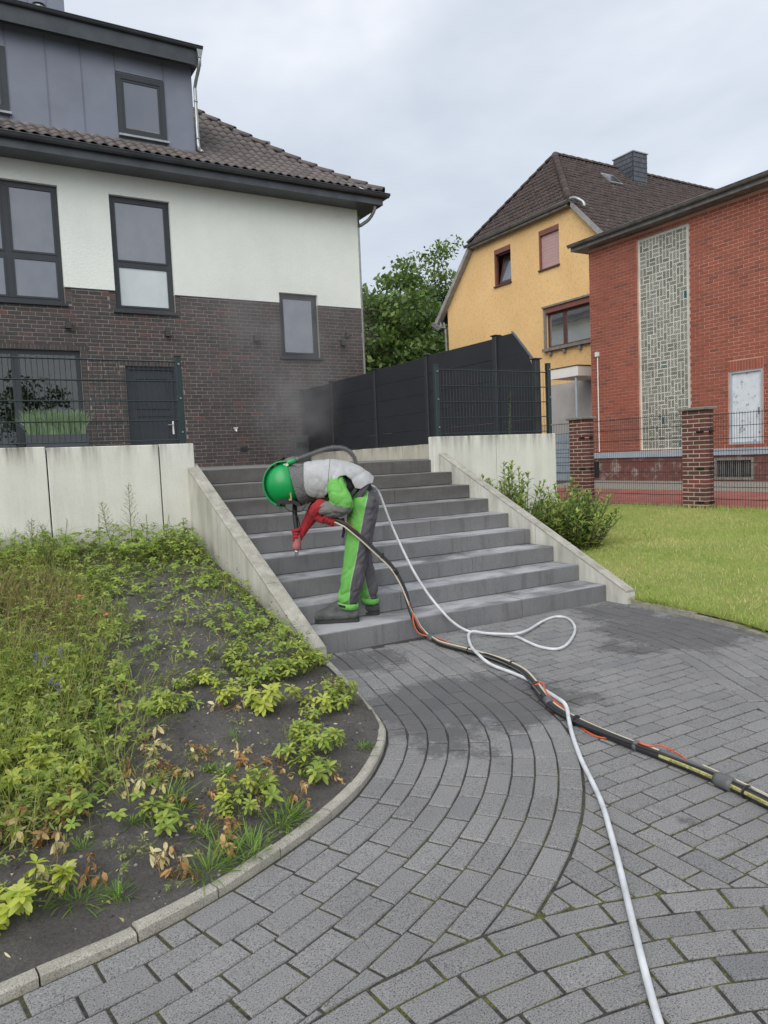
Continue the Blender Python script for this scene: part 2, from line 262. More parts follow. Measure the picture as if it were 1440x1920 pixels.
leafmat('planter_grass', [(.13, .22, .09), (.22, .33, .17), (.30, .40, .26)], .3); leafmat('petal_violet', [(.13, .10, .45), (.22, .18, .6)], .3); leafmat('petal_coral', [(.75, .35, .15), (.7, .18, .1)], .3); leafmat('weed_leaf', [(.16, .22, .07), (.26, .32, .10), (.38, .41, .16)], .3)
plain('bark', (.065, .055, .042), .95, .3, 9, bump=.6, bscale=30); plain('stem', (.10, .13, .035), .8, .3, 20); plain('dry_stem', (.17, .11, .05), .9, .3, 20); plain('pebble', (.24, .22, .20), .9, .5, 40)

# ------------------------------------------------------------------ mesh helpers
def tag(o, label=None, cat=None, group=None, kind=None):
    for k, v in (('label', label), ('category', cat), ('group', group), ('kind', kind)):
        if v: o[k] = v
    return o
def link(name, me, mat=None, parent=None, smooth=False):
    o = bpy.data.objects.new(name, me); COL.objects.link(o)
    if mat:
        for x in (mat if isinstance(mat, (list, tuple)) else [mat]): me.materials.append(MATS[x])
    if smooth: me.shade_smooth()
    if parent: attach(o, parent)
    return o
LOCAL = set()      # things whose parts are built in the thing's own coordinates
def attach(o, parent):
    o.parent = parent
    if parent.type == 'EMPTY' and parent.name not in LOCAL:
        o.matrix_parent_inverse = Matrix.LocRotScale(parent.location, parent.rotation_euler, None).inverted()
    return o
def empty(name, loc=(0, 0, 0), rz=0, label=None, cat=None, group=None, kind=None):
    o = bpy.data.objects.new(name, None); COL.objects.link(o); o.location = loc; o.rotation_euler = (0, 0, rz); o.empty_display_size = .1
    return tag(o, label, cat, group, kind)
class MB:
    def __init__(s): s.v = []; s.f = []; s.r = []; s.m = []; s.cur = 0.0; s.mi = 0
    def add(s, vs, fs):
        k = len(s.v); s.v += [tuple(v) for v in vs]; s.f += [tuple(k+i for i in f) for f in fs]; s.r += [s.cur]*len(fs); s.m += [s.mi]*len(fs); return s
    def box(s, x0, x1, y0, y1, z0, z1): return s.hexa([(x0,y0,z0),(x1,y0,z0),(x1,y1,z0),(x0,y1,z0),(x0,y0,z1),(x1,y0,z1),(x1,y1,z1),(x0,y1,z1)])
    def hexa(s, p): return s.add(p, [(3,2,1,0),(4,5,6,7),(0,1,5,4),(1,2,6,5),(2,3,7,6),(3,0,4,7)])
    def obox(s, c, X, Y, Z):
        c, X, Y, Z = map(Vector, (c, X, Y, Z)); return s.hexa([c-X-Y-Z, c+X-Y-Z, c+X+Y-Z, c-X+Y-Z, c-X-Y+Z, c+X-Y+Z, c+X+Y+Z, c-X+Y+Z])
    def bbox(s, x0, x1, y0, y1, z0, z1, b=.006):       # box with chamfered edges
        bm = bmesh.new(); bmesh.ops.create_cube(bm, size=1, matrix=Matrix.Translation(((x0+x1)/2,(y0+y1)/2,(z0+z1)/2)) @ Matrix.Diagonal((x1-x0,y1-y0,z1-z0,1)))
        bmesh.ops.bevel(bm, geom=bm.edges[:], offset=b, segments=1, affect='EDGES'); bm.verts.index_update()
        s.add([v.co[:] for v in bm.verts], [[v.index for v in f.verts] for f in bm.faces]); bm.free(); return s
    def prism(s, poly, d):      # extrude a planar polygon (3d points) by vector d
        n = len(poly); d = Vector(d); a = [Vector(p) for p in poly]; return s.add(a+[p+d for p in a], [tuple(range(n-1, -1, -1)), tuple(range(n, 2*n))]+[(i, (i+1) % n, n+(i+1) % n, n+i) for i in range(n)])
    def tube(s, path, r, n=8, caps=True, ell=None):
        P = [Vector(p) for p in path]; R = r if isinstance(r, (list, tuple)) else [r]*len(P); vs = []; up = None
        for i, p in enumerate(P):
            t = (P[min(i+1, len(P)-1)]-P[max(i-1, 0)]).normalized()
            if up is None: up = Vector((0, 0, 1)) if abs(t.z) < .9 else Vector((1, 0, 0))
            a = t.cross(up); a = a.normalized() if a.length > 1e-5 else Vector((1, 0, 0)); b = t.cross(a).normalized(); up = -b if False else (up - t*up.dot(t)).normalized() if (up - t*up.dot(t)).length > 1e-4 else up
            for k in range(n):
                w = 2*math.pi*k/n; vs.append(p + a*math.cos(w)*R[i] + b*math.sin(w)*R[i])
        fs = [(i*n+k, i*n+(k+1) % n, (i+1)*n+(k+1) % n, (i+1)*n+k) for i in range(len(P)-1) for k in range(n)]
        if caps: fs += [tuple(range(n-1, -1, -1)), tuple((len(P)-1)*n+k for k in range(n))]
        return s.add(vs, fs)
    def build(s, name, mat=None, parent=None, smooth=False):
        me = bpy.data.meshes.new(name); me.from_pydata(s.v, [], s.f)
        if any(s.r): me.attributes.new('rnd', 'FLOAT', 'FACE').data.foreach_set('value', s.r)
        if any(s.m): me.polygons.foreach_set('material_index', s.m)
        me.update(); return link(name, me, mat, parent, smooth)
def recalc(o):
    bm = bmesh.new(); bm.from_mesh(o.data); bmesh.ops.recalc_face_normals(bm, faces=bm.faces[:]); bm.to_mesh(o.data); bm.free(); return o
def spline(pts, step=.03, closed=False):      # Catmull-Rom resampled
    P = [np.array(p, float) for p in pts]; o = []
    for i in range(len(P)-1):
        a, b, c, d = P[max(i-1, 0)], P[i], P[i+1], P[min(i+2, len(P)-1)]; n = max(2, int(np.linalg.norm(c-b)/step))
        for k in range(n):
            t = k/n; o.append(.5*((2*b)+(-a+c)*t+(2*a-5*b+4*c-d)*t*t+(-a+3*b-3*c+d)*t**3))
    o.append(P[-1]); return np.array(o)
def np_mesh(name, V, F, rnd=None, mat=None, parent=None, smooth=False):      # V (n,3), F (m,k) of one face size
    me = bpy.data.meshes.new(name); V = np.asarray(V, np.float32); F = np.asarray(F, np.int32); k = F.shape[1]
    me.vertices.add(len(V)); me.vertices.foreach_set('co', V.ravel()); me.loops.add(F.size); me.loops.foreach_set('vertex_index', F.ravel())
    me.polygons.add(len(F)); me.polygons.foreach_set('loop_start', np.arange(0, F.size, k, dtype=np.int32))
    if rnd is not None: me.attributes.new('rnd', 'FLOAT', 'FACE').data.foreach_set('value', np.asarray(rnd, np.float32))
    me.update(calc_edges=True); return link(name, me, mat, parent, smooth)
def holed(poly, holes):       # triangles of a 2d polygon with rectangular holes (x0,x1,y0,y1)
    L = [[Vector((a, b, 0)) for a, b in poly]] + [[Vector((x0, y0, 0)), Vector((x0, y1, 0)), Vector((x1, y1, 0)), Vector((x1, y0, 0))] for x0, x1, y0, y1 in holes]
    T = tessellate_polygon(L); P = [p for l in L for p in l]; return P, T
class Facade:      # a wall plane: u along, v up, d outward
    def __init__(s, o, U, Nn): s.o = Vector(o); s.U = Vector(U); s.N = Vector(Nn)
    def p(s, u, v, d=0): q = s.o + s.U*u + s.N*d; return Vector((q.x, q.y, v))
    def slab(s, mb, poly, holes, d=0, depth=.14):
        P, T = holed(poly, holes); vs = [s.p(p.x, p.y, d) for p in P]; fs = []
        for t in T:
            a, b, c = (vs[i] for i in t); fs.append(t if (b-a).cross(c-a).dot(s.N) > 0 else t[::-1])
        mb.add(vs, fs)
        for x0, x1, y0, y1 in holes:
            for (a, b), (c, e) in (((x0, y0), (x1, y0)), ((x1, y0), (x1, y1)), ((x1, y1), (x0, y1)), ((x0, y1), (x0, y0))):
                mb.add([s.p(a, b, d), s.p(c, e, d), s.p(c, e, d-depth), s.p(a, b, d-depth)], [(0, 1, 2, 3)])
        return mb
    def box(s, mb, u0, u1, v0, v1, d0, d1):
        return mb.hexa([s.p(u0,v0,d0), s.p(u1,v0,d0), s.p(u1,v0,d1), s.p(u0,v0,d1), s.p(u0,v1,d0), s.p(u1,v1,d0), s.p(u1,v1,d1), s.p(u0,v1,d1)])
    def frame(s, mb, u0, u1, v0, v1, w, d0, d1):
        s.box(mb, u0, u0+w, v0, v1, d0, d1); s.box(mb, u1-w, u1, v0, v1, d0, d1); s.box(mb, u0+w, u1-w, v0, v0+w, d0, d1); s.box(mb, u0+w, u1-w, v1-w, v1, d0, d1)
    def pane(s, mb, u0, u1, v0, v1, d): return s.box(mb, u0, u1, v0, v1, d-.012, d)
def brick_rects(u0, u1, v0, v1, L, h, j, holes, shift=.5, jit=.0):
    out = []; nrow = int((v1-v0+1e-6)/h)
    for r in range(nrow):
        a, b = v0+r*h+j/2, v0+(r+1)*h-j/2; mid = (a+b)/2; spans = [(u0, u1)]
        for x0, x1, y0, y1 in holes:
            if y0 < mid < y1:
                ns = []
                for p, q in spans:
                    if x1 <= p or x0 >= q: ns.append((p, q)); continue
                    if x0 > p: ns.append((p, x0))
                    if x1 < q: ns.append((x1, q))
                spans = ns
        off = (L*shift if r % 2 else 0) + (random.uniform(-jit, jit) if jit else 0); k0 = int((u0-off)/L)-2
        for p, q in spans:
            k = int((p-off)/L)-2
            while True:
                x = off+k*L; y = x+L; k += 1
                if x >= q: break
                s, t = max(x+j/2, p+(.004 if x < p else 0)), min(y-j/2, q-.004)
                if t-s > .03: out.append((s, t, a, b))
    return out
MESHBANK = {}
def lay_bricks(fc, rects, owner, mat, d=.008, name='brick', limit=300, ok=None, d0=-.004, kindname='brickwork'):
    """the pieces that show largest are objects of their own, the rest of them one joined part"""
    sc = []
    for i, (a, b, v, w) in enumerate(rects):
        p = fc.p((a+b)/2, (v+w)/2, d); x, y, z = seen(p)
        s = (b-a)*(w-v)/(z*z) if z > .1 and 4 < x < 1436 and 4 < y < 1916 and (ok is None or ok(x, y)) else -1
        sc.append((s, i))
    sc.sort(reverse=True); single = {i for s, i in sc[:limit] if s > 0}
    rest = MB()
    for i, (a, b, v, w) in enumerate(rects):
        dd = d + random.uniform(-.0025, .0025)
        if i in single:
            L, h = round(b-a, 3), round(w-v, 4); key = (name, mat, L, h, tuple(fc.U))
            if key not in MESHBANK:
                q = MB(); e = .004; X = fc.U*(L/2); Z = Vector((0, 0, h/2)); n = fc.N
                base = [-X-Z, X-Z, X+Z, -X+Z]; c2 = [p*(1) for p in base]; ft = [Vector((p.x*(1-2*e/L), p.y*(1-2*e/L), p.z*(1-2*e/h))) for p in base]
                q.add([p+n*(d0-d) for p in base]+[p-n*e*.6 for p in c2]+[p for p in ft], [(0,1,5,4),(1,2,6,5),(2,3,7,6),(3,0,4,7),(4,5,9,8),(5,6,10,9),(6,7,11,10),(7,4,8,11),(8,9,10,11)])
                me = bpy.data.meshes.new(name); me.from_pydata(q.v, [], q.f); me.materials.append(MATS[mat]); me.update(); MESHBANK[key] = me
            o = bpy.data.objects.new(name, MESHBANK[key]); COL.objects.link(o); attach(o, owner); o.location = fc.p((a+b)/2, (v+w)/2, dd)
        else:
            rest.cur = random.random(); P = lambda u, z, k: fc.p(u, z, k)
            rest.add([P(a,v,d0),P(b,v,d0),P(b,w,d0),P(a,w,d0),P(a,v,dd),P(b,v,dd),P(b,w,dd),P(a,w,dd)], [(4,5,6,7),(0,1,5,4),(1,2,6,5),(2,3,7,6),(3,0,4,7)])
    if rest.f: tag(rest.build(kindname, mat, owner), kind='stuff')
def clip_half(poly, p, n):      # keep the side where (q-p).n <= 0
    out = []; m = len(poly)
    for i in range(m):
        a, b = poly[i], poly[(i+1) % m]; da = (a[0]-p[0])*n[0]+(a[1]-p[1])*n[1]; db = (b[0]-p[0])*n[0]+(b[1]-p[1])*n[1]
        if da <= 0: out.append(a)
        if (da < 0 < db) or (db < 0 < da): t = da/(da-db); out.append((a[0]+(b[0]-a[0])*t, a[1]+(b[1]-a[1])*t))
    return out
def area2(p): return abs(sum(p[i][0]*p[(i+1) % len(p)][1]-p[(i+1) % len(p)][0]*p[i][1] for i in range(len(p))))/2

# ------------------------------------------------------------------ ground, terrace, bed, lawn
g = MB(); g.box(-900, 900, -900, 900, -.5, -.06); tag(g.build('ground', 'ground_dirt'), kind='structure')
STEP_Y, RISE, TREAD, SX0, SX1 = 5.0486, .1598, .36, 2.25, 5.417
TOP = 9*RISE
t = MB(); t.box(-9, SX0-.06, 7.9, 30, .2, TOP); t.box(SX0-.06, SX1, 8.29, 30, .2, TOP); t.box(SX1, 7.17, 7.975, 30, .2, TOP); tag(t.build('terrace', 'terrace_paving'), kind='structure')
KERB = [(-2.6,2.34),(-1.6,2.24),(-1.0,2.21),(-.3,2.245),(.10,2.30),(.39,2.345),(.68,2.43),(.96,2.55),(1.25,2.70),(1.50,2.88),(1.70,3.08),(1.82,3.23),(1.91,3.37),(1.99,3.60),(2.05,3.85),(2.16,4.31),(2.265,4.80),(2.30,5.05)]
KC = spline(KERB, .04)
KX, KY = np.array([p[0] for p in KERB]), np.array([p[1] for p in KERB])
def kerb_y(x): return float(np.interp(min(x, 2.2), KX, KY))
def soil_z(x, y):
    k = kerb_y(x); t = max(0.0, (y-k)/(7.75-k)); return .02 + .69*t**1.04
def soil_surf(x, y):
    a = min(1.0, max(.15, (y-kerb_y(x))/.35))
    return soil_z(x, y) + a*(.022*noise.noise((x*3.1, y*3.1, 2)) + .014*noise.noise((x*11, y*11, 5)) + .008*noise.noise((x*31, y*31, 9)))
# planting bed: a fine height field clipped at the kerb and the cheek wall
nx, ny = 190, 230; vs = []; fs = []
for j in range(ny+1):
    for i in range(nx+1):
        x = -2.6 + (2.6+2.118)*i/nx; k = kerb_y(x)-.0; lo = k+.022 if x < 1.9 else max(k+.03, 4.2+(x-2.05)*8 if x > 2.05 else 0)
        y = lo + (7.748-lo)*(j/ny)**1.25; vs.append((x, y, soil_surf(x, y)))
for j in range(ny):
    for i in range(nx): a = j*(nx+1)+i; fs.append((a, a+1, a+nx+2, a+nx+1))
bed = tag(np_mesh('soil_bed', vs, fs, None, 'soil', smooth=True), kind='structure')
def lawn_z(x, y):
    t = min(1.0, max(0.0, (x-5.5)/6.0)); return .045 + .27*t + .02*max(0, y-8)*(1-t)*.3 + .02*math.sin(x*1.3+y*.7)
LAWN_EDGE = [(5.52,5.05),(5.47,4.77),(5.43,4.45),(5.41,4.05),(5.35,3.65),(5.21,3.25),(5.03,2.85),(4.80,2.45),(4.47,1.83),(4.0,1.1),(3.4,.3)]
LE = spline(LAWN_EDGE, .04)
lx, ly = [p[0] for p in LAWN_EDGE][::-1], [p[1] for p in LAWN_EDGE][::-1]
def lawn_x0(y): return float(np.interp(y, ly, lx)) if y < 5.05 else 5.53
nx, ny = 60, 90; vs = []; fs = []
for j in range(ny+1):
    y = .3 + (14.5-.3)*j/ny
    for i in range(nx+1):
        x0 = lawn_x0(y)+.05; x = x0 + (11.62-x0)*i/nx; vs.append((x, y, lawn_z(x, y) + .012*noise.noise((x*2, y*2, 1))))
for j in range(ny):
    for i in range(nx): a = j*(nx+1)+i; fs.append((a, a+1, a+nx+2, a+nx+1))
tag(np_mesh('lawn', vs, fs, None, 'lawn_soil', smooth=True), kind='structure')
def strip(name, mat, x0, x1, y0, y1, z0, z1): tag(MB().add([(x0,y0,z0),(x1,y0,z1),(x1,y1,z1),(x0,y1,z0)], [(0,1,2,3)]).build(name, mat), kind='structure')
strip('red_path', 'red_paving', 11.75, 13.95, -2, 26, .318, .47); strip('gravel_strip', 'grey_gravel', 13.95, 15.6, -2, 15.3, .472, .60); strip('side_yard', 'ground_dirt', 13.95, 30, 15.2, 40, .46, .5)
k = MB(); k.box(11.55, 11.75, -2, 16, -.1, .335); tag(k.build('path_edging', 'edging_stone'), kind='structure')

# ------------------------------------------------------------------ kerb stones round the bed
def along(C):
    s = np.concatenate([[0], np.cumsum(np.linalg.norm(np.diff(C, axis=0), axis=1))]); return s
def at(C, S, s):
    return np.array([np.interp(s, S, C[:, 0]), np.interp(s, S, C[:, 1])])
def offset_curve(C, d):      # d > 0: to the right of the direction of travel
    T = np.gradient(C, axis=0); T /= np.linalg.norm(T, axis=1)[:, None]; return C + np.stack([T[:, 1], -T[:, 0]], 1)*d
KS = along(KC)
def near_s(C, S, p): return S[np.argmin(((C-np.array(p))**2).sum(1))]
root = empty('bed_edging', (.68, 2.43, 0), 0, 'pale grey concrete edging stones curving round the planting bed', 'edging')
cuts = [near_s(KC, KS, p) for p in ((-2.0,2.28),(-1.2,2.2),(-.5,2.23),(.10,2.29),(.39,2.34),(.68,2.43),(.96,2.55),(1.25,2.70),(1.48,2.87),(1.71,3.08),(1.82,3.23),(1.90,3.38),(1.99,3.67),(2.10,3.97),(2.18,4.38),(2.26,4.80))]
KIN = offset_curve(KC, -.052)
for a, b in zip(cuts[:-1], cuts[1:]):
    g0 = random.uniform(.002, .006); n = max(2, int((b-a)/.07)); mb = MB(); zt = .032 + random.uniform(-.005, .004); tw = random.uniform(-.006, .006); ring = []
    for q in range(n+1):
        s = a+g0+(b-a-2*g0)*q/n; o, i = at(KC, KS, s), at(KIN, KS, s); z = zt + tw*(q/n-.5); w = .007
        d = (i-o)/np.linalg.norm(i-o); ring.append([(o[0],o[1],-.05),(o[0],o[1],z-w),(*(o+d*w),z),(*(i-d*w),z),(i[0],i[1],z-w),(i[0],i[1],-.05)])
    vs = [v for r in ring for v in r]; fs = [(q*6+k, (q+1)*6+k, (q+1)*6+k+1, q*6+k+1) for q in range(n) for k in range(5)] + [tuple(range(6)), tuple(n*6+k for k in range(5, -1, -1))]
    recalc(mb.add(vs, fs).build('edging_stone', 'edging_stone', root))
root = empty('lawn_edging', (5.3, 3.7, 0), 0, 'weathered concrete edging stones half sunk between lawn and paving', 'edging')
LS = along(LE); LIN = offset_curve(LE, -.06); s = .02
while s < LS[-1]-.5:
    b = s+.48; mb = MB(); o0, o1, i0, i1 = at(LE, LS, s), at(LE, LS, b), at(LIN, LS, s), at(LIN, LS, b); z = .028+random.uniform(-.012, .012)
    if True: mb.hexa([(*o0,-.06),(*o1,-.06),(*i1,-.06),(*i0,-.06),(*o0,z),(*o1,z+random.uniform(-.01,.01)),(*i1,z),(*i0,z)])
    recalc(mb.build('edging_stone', 'edging_stone', root)); s = b+.008

# ------------------------------------------------------------------ block paving
pav = MB(); pav.add([(-3.5,-.5,-.0065),(6.2,-.5,-.0065),(6.2,5.2,-.0065),(-3.5,5.2,-.0065)], [(0,1,2,3)])
paving = tag(pav.build('paving', 'joint_sand'), kind='structure')
D_A, D_D, CR, CC = .972, .872, 2.125, np.array([1.1, -.36])
def signed(C, p):      # distance to the right of a curve and the local frame
    d = C-np.array(p); i = int(np.argmin((d**2).sum(1))); i0, i1 = max(i-1, 0), min(i+1, len(C)-1); T = C[i1]-C[i0]; T = T/np.linalg.norm(T); n = np.array([T[1], -T[0]]); return float((np.array(p)-C[i])@n), C[i], n
LEr = LE      # the lawn edge runs towards the camera: paving lies on its right-hand side
polys = []
J = .0055
def put(poly, zones):
    c = np.mean(poly, axis=0)
    for z in zones:
        if z == 'A':       # stay outside the curved band
            s, p, n = signed(KC, c); poly = clip_half(poly, p+n*(D_A+J), -n)
        elif z == 'C':
            d = c-CC; r = np.linalg.norm(d); n = d/r; poly = clip_half(poly, CC+n*(CR+J), -n)
        elif z == 'D':
            s, p, n = signed(LEr, c); poly = clip_half(poly, p+n*(D_D+J), -n)
        elif z == 'step': poly = clip_half(poly, (0, STEP_Y-.004), (0, 1))
        elif z == 'kerb':
            s, p, n = signed(KC, c); poly = clip_half(poly, p+n*.008, -n)
        elif z == 'left': poly = clip_half(poly, (2.272-J, 0), (1, 0)) if c[1] < 2.36 else []
        elif z == 'right': poly = clip_half(poly, (2.272+J, 0), (-1, 0)) if c[1] < 2.36 else poly
        if len(poly) < 3: return
    if area2(poly) > .0012: polys.append(poly)
def band(C, d0, rows, pitch, L, zones, gapr=.0068):
    for r in range(rows):
        O = [offset_curve(C, d0+r*pitch+gapr/2), offset_curve(C, d0+(r+1)*pitch-gapr/2)]
        O = [np.array([q for q in o]) for o in O]; M = (O[0]+O[1])/2; S = along(M); s = -L*random.random()
        while s < S[-1]:
            l = L if random.random() > .06 else L*.5
            a, b = max(s+.0052, 0), min(s+l-.0052, S[-1]); s += l
            if b-a > .04: put([tuple(at(O[0], S, a)), tuple(at(O[1], S, a)), tuple(at(O[1], S, b)), tuple(at(O[0], S, b))], zones)
band(KC, .012, 9, .1065, .205, ['C', 'step'])
band(LEr, .012, 8, .1085, .205, ['C', 'step'])
for r in range(22):      # arcs in the foreground
    ro, ri = CR-.005-r*.1045, CR-.0995-r*.1045
    if ri < .25: break
    da = .205/((ro+ri)/2); a = random.random()*da
    while a < math.pi*1.02:
        g0 = .0062/ri; a0, a1 = a+g0, a+da-g0
        polys.append([(CC[0]+math.cos(w)*q, CC[1]+math.sin(w)*q) for q, w in ((ro,a0),(ro,(a0+a1)/2),(ro,a1),(ri,a1),(ri,a0))]); a += da
for r in range(42):      # straight field, rows along the steps
    y0 = STEP_Y-.02-.1035*(r+1); off = (r % 2)*.102+random.uniform(-.012, .012)
    for k in range(-2, 20):
        x0 = 2.05+off+k*.2045; p = [(x0+J,y0+J),(x0+.2045-J,y0+J),(x0+.2045-J,y0+.1035-J),(x0+J,y0+.1035-J)]; put(p, ['right', 'A', 'C', 'D', 'step'])
for r in range(8):       # and the wedge laid the other way
    x1 = 2.272-.1045*r
    for k in range(8):
        y0 = 1.3+k*.2045+(r % 2)*.1; put([(x1-.1045+J,y0+J),(x1-J,y0+J),(x1-J,y0+.2045-J),(x1-.1045+J,y0+.2045-J)], ['left', 'A', 'C'])
rank = []
for i, p in enumerate(polys):
    c = np.mean(p, axis=0); x, y, z = seen((c[0], c[1], 0)); rank.append((area2(p)/z**3 if z > .3 and -20 < x < 1460 and y < 1960 and not (1080 < y < 1225 and x < 600) else -1, i))
rank.sort(reverse=True); single = {i for s, i in rank[:300] if s > 0}; rest = MB()
for i, p in enumerate(polys):
    c = np.mean(p, axis=0)
    if not (-2.5 < c[0] < 6.1 and -.2 < c[1] < 5.06): continue
    p = p if sum(p[k][0]*p[(k+1) % len(p)][1]-p[(k+1) % len(p)][0]*p[k][1] for k in range(len(p))) > 0 else p[::-1]
    n = len(p); z = random.uniform(-.0025, .0025); tx, ty = random.uniform(-.012, .012), random.uniform(-.012, .012); e = .0042
    q = np.array(p); d = c-q; ins = q + d/np.linalg.norm(d, axis=1)[:, None]*e*1.35; zz = lambda v: z+(v[0]-c[0])*tx+(v[1]-c[1])*ty
    vs = [(v[0], v[1], -.03) for v in q]+[(v[0], v[1], zz(v)-.0045) for v in q]+[(v[0], v[1], zz(v)) for v in ins]
    fs = [(k, (k+1) % n, n+(k+1) % n, n+k) for k in range(n)]+[(n+k, n+(k+1) % n, 2*n+(k+1) % n, 2*n+k) for k in range(n)]+[tuple(range(2*n, 3*n))]
    if i in single: MB().add(vs, fs).build('paving_stone', 'paving_stone', paving)
    else: rest.cur = random.random(); rest.add(vs, fs)
tag(rest.build('paving_stones', 'paving_stone', paving), kind='stuff')

# ------------------------------------------------------------------ stairs, cheek walls, retaining walls
stairs = empty('stairs', (3.83, STEP_Y, 0), 0, 'flight of nine wide dark grey block steps up to the terrace', 'stairs')
for k in range(9):
    y0, z0 = STEP_Y+k*TREAD, k*RISE
    xs = [SX0-.02, 4.345, SX1] if k % 2 == 0 else [SX0-.02, 3.28, SX1]
    for a, b in zip(xs[:-1], xs[1:]):
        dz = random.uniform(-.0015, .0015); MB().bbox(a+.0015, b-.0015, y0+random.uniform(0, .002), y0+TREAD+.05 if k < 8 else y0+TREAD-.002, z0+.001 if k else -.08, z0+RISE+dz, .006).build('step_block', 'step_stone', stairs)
def cheek(name, x0, x1, ysplit, label, drop):
    r = empty(name, ((x0+x1)/2, 4.8, 0), 0, label, 'stair wall')
    ya, yb, za, zb = 4.80, 7.84, .135, 1.521; sl = (zb-za)/(yb-ya); cuts = [ya]+ysplit+[yb]
    for a, b in zip(cuts[:-1], cuts[1:]):
        g0 = .004; A, B = a+(g0 if a > ya else 0), b-g0; zA, zB = za+(A-ya)*sl, za+(B-ya)*sl; lo = -.1
        m1 = MB(); m1.prism([(x0,A,max(lo, zA-drop) if drop else lo),(x0,B,max(lo, zB-drop)),(x0,B,zB-.02),(x0,A,zA-.02)], (x1-x0, 0, 0)); p = recalc(m1.build('wall_panel', 'cheek_concrete', r))
        c = MB(); e = .008; prof = [(x0,-.022),(x0,-e),(x0+e,0),(x1-e,0),(x1,-e),(x1,-.022)]
        c.prism([(x, A, zA+h) for x, h in prof], (0, B-A, zB-zA)); recalc(c.build('coping', 'coping_concrete', p))
cheek('stair_side_wall', 2.118, 2.25, [5.62, 6.83], 'sloping concrete wall between the planting bed and the steps', 2.0)
cheek('stair_side_wall', SX1, 5.53, [6.05, 7.2], 'sloping concrete wall between the steps and the lawn', 2.0)
r = empty('retaining_wall', (1.2, 7.8, 0), 0, 'pale concrete panel wall with dark joints behind the weedy bed', 'wall')
for a, b in ((-2.4,-1.37),(-1.36,-.305),(-.293,.760),(.772,1.830),(1.842,2.20)):
    dz = random.uniform(-.006, .006); MB().bbox(a, b, 7.75+random.uniform(-.003, .003), 7.87, -.1, 1.733+dz, .006).build('wall_panel', 'wall_concrete', r)
MB().box(-2.4, 2.19, 7.79, 7.86, -.1, 1.70).build('joint_backing', 'dark_void', r)
r = empty('retaining_wall', (6.4, 7.9, 0), 0, 'short pale concrete wall between the steps and the laurel bushes', 'wall')
for a, b in ((5.345,6.372),(6.380,7.46)): MB().bbox(a, b, 7.85, 7.97, -.1, 1.733, .006).build('wall_panel', 'wall_concrete', r)
MB().box(5.36, 7.45, 7.88, 7.965, -.1, 1.70).build('joint_backing', 'dark_void', r)
MB().box(7.38, 7.46, 7.972, 15.9, -.1, 1.40).build('wall_panel', 'wall_concrete', r)
r = empty('terrace_kerb', (7.2, 12, TOP), 0, 'low stained concrete kerb under the black panel fence', 'kerb')
y = 7.99
while y < 15.8:
    b = min(y+.52, 15.85); MB().bbox(7.19, 7.31, y+.002, b-.002, TOP-.15, 1.705-.05*(y-8)/8+random.uniform(-.004, .004), .006).build('kerb_stone', 'kerb_concrete', r); y = b

# ------------------------------------------------------------------ white and dark-brick house
house = empty('house', (4, 16.2, TOP), 0, 'white rendered house with dark brick base and grey panelled dormer', 'house')
HF = Facade((0, 16.2, 0), (1, 0, 0), (0, -1, 0))
XR, ZB, ZE = 8.994, 5.20, 7.60
W1, W2, W3, PD, DR = (-.35, 2.171, 4.863, 7.19), (3.15, 4.39, 4.80, 7.165), (6.82, 7.81, 3.95, 5.44), (-1.6, 2.385, 1.47, 3.94), (3.25, 4.335, 1.47, 3.655)
def cliph(h, lo, hi): return (h[0], h[1], max(h[2], lo), min(h[3], hi))
mb = MB(); hs = [cliph(h, ZB, ZE) for h in (W1, W2, W3)]
def notched(u0, u1, v0, v1, holes, axis_top):      # outline of a wall whose openings touch an edge
    pts = []; hs = sorted(holes)
    if axis_top:      # openings cut down from the top edge
        pts = [(u0, v0), (u1, v0), (u1, v1)]
        for h in hs[::-1]: pts += [(h[1], v1), (h[1], h[2]), (h[0], h[2]), (h[0], v1)]
        pts += [(u0, v1)]
    else:
        pts = [(u0, v0)]
        for h in hs: pts += [(h[0], v0), (h[0], h[3]), (h[1], h[3]), (h[1], v0)]
        pts += [(u1, v0), (u1, v1), (u0, v1)]
    return pts
def dedupe(p): return [q for i, q in enumerate(p) if q != p[i-1]]
ow = notched(-4, XR, ZB, ZE, [W1, W2, W3], False)
HF.slab(mb, ow, [], .022)
def reveal(mb, fc, h, d, depth, lo=-99, hi=99):
    x0, x1, y0, y1 = h; a, b = max(y0, lo), min(y1, hi)
    E_ = [((x0, b), (x0, a)), ((x1, a), (x1, b))]
    if y0 > lo: E_.append(((x0, y0), (x1, y0)))
    if y1 < hi: E_.append(((x1, y1), (x0, y1)))
    for (p, q), (r_, s_) in E_: mb.add([fc.p(p, q, d), fc.p(r_, s_, d), fc.p(r_, s_, d-depth), fc.p(p, q, d-depth)], [(0, 1, 2, 3)])
for h in (W1, W2, W3): reveal(mb, HF, h, .022, .15, ZB, 99)
mb.add([(XR,16.178,ZB),(XR,28,ZB),(XR,28,ZE),(XR,16.178,ZE)], [(0,1,2,3)])
mb.build('plaster_wall', 'white_plaster', house)
mb = MB(); dn = [(W1[0], W1[1], W1[2], ZB), (W2[0], W2[1], W2[2], ZB), (W3[0], W3[1], W3[2], ZB)]
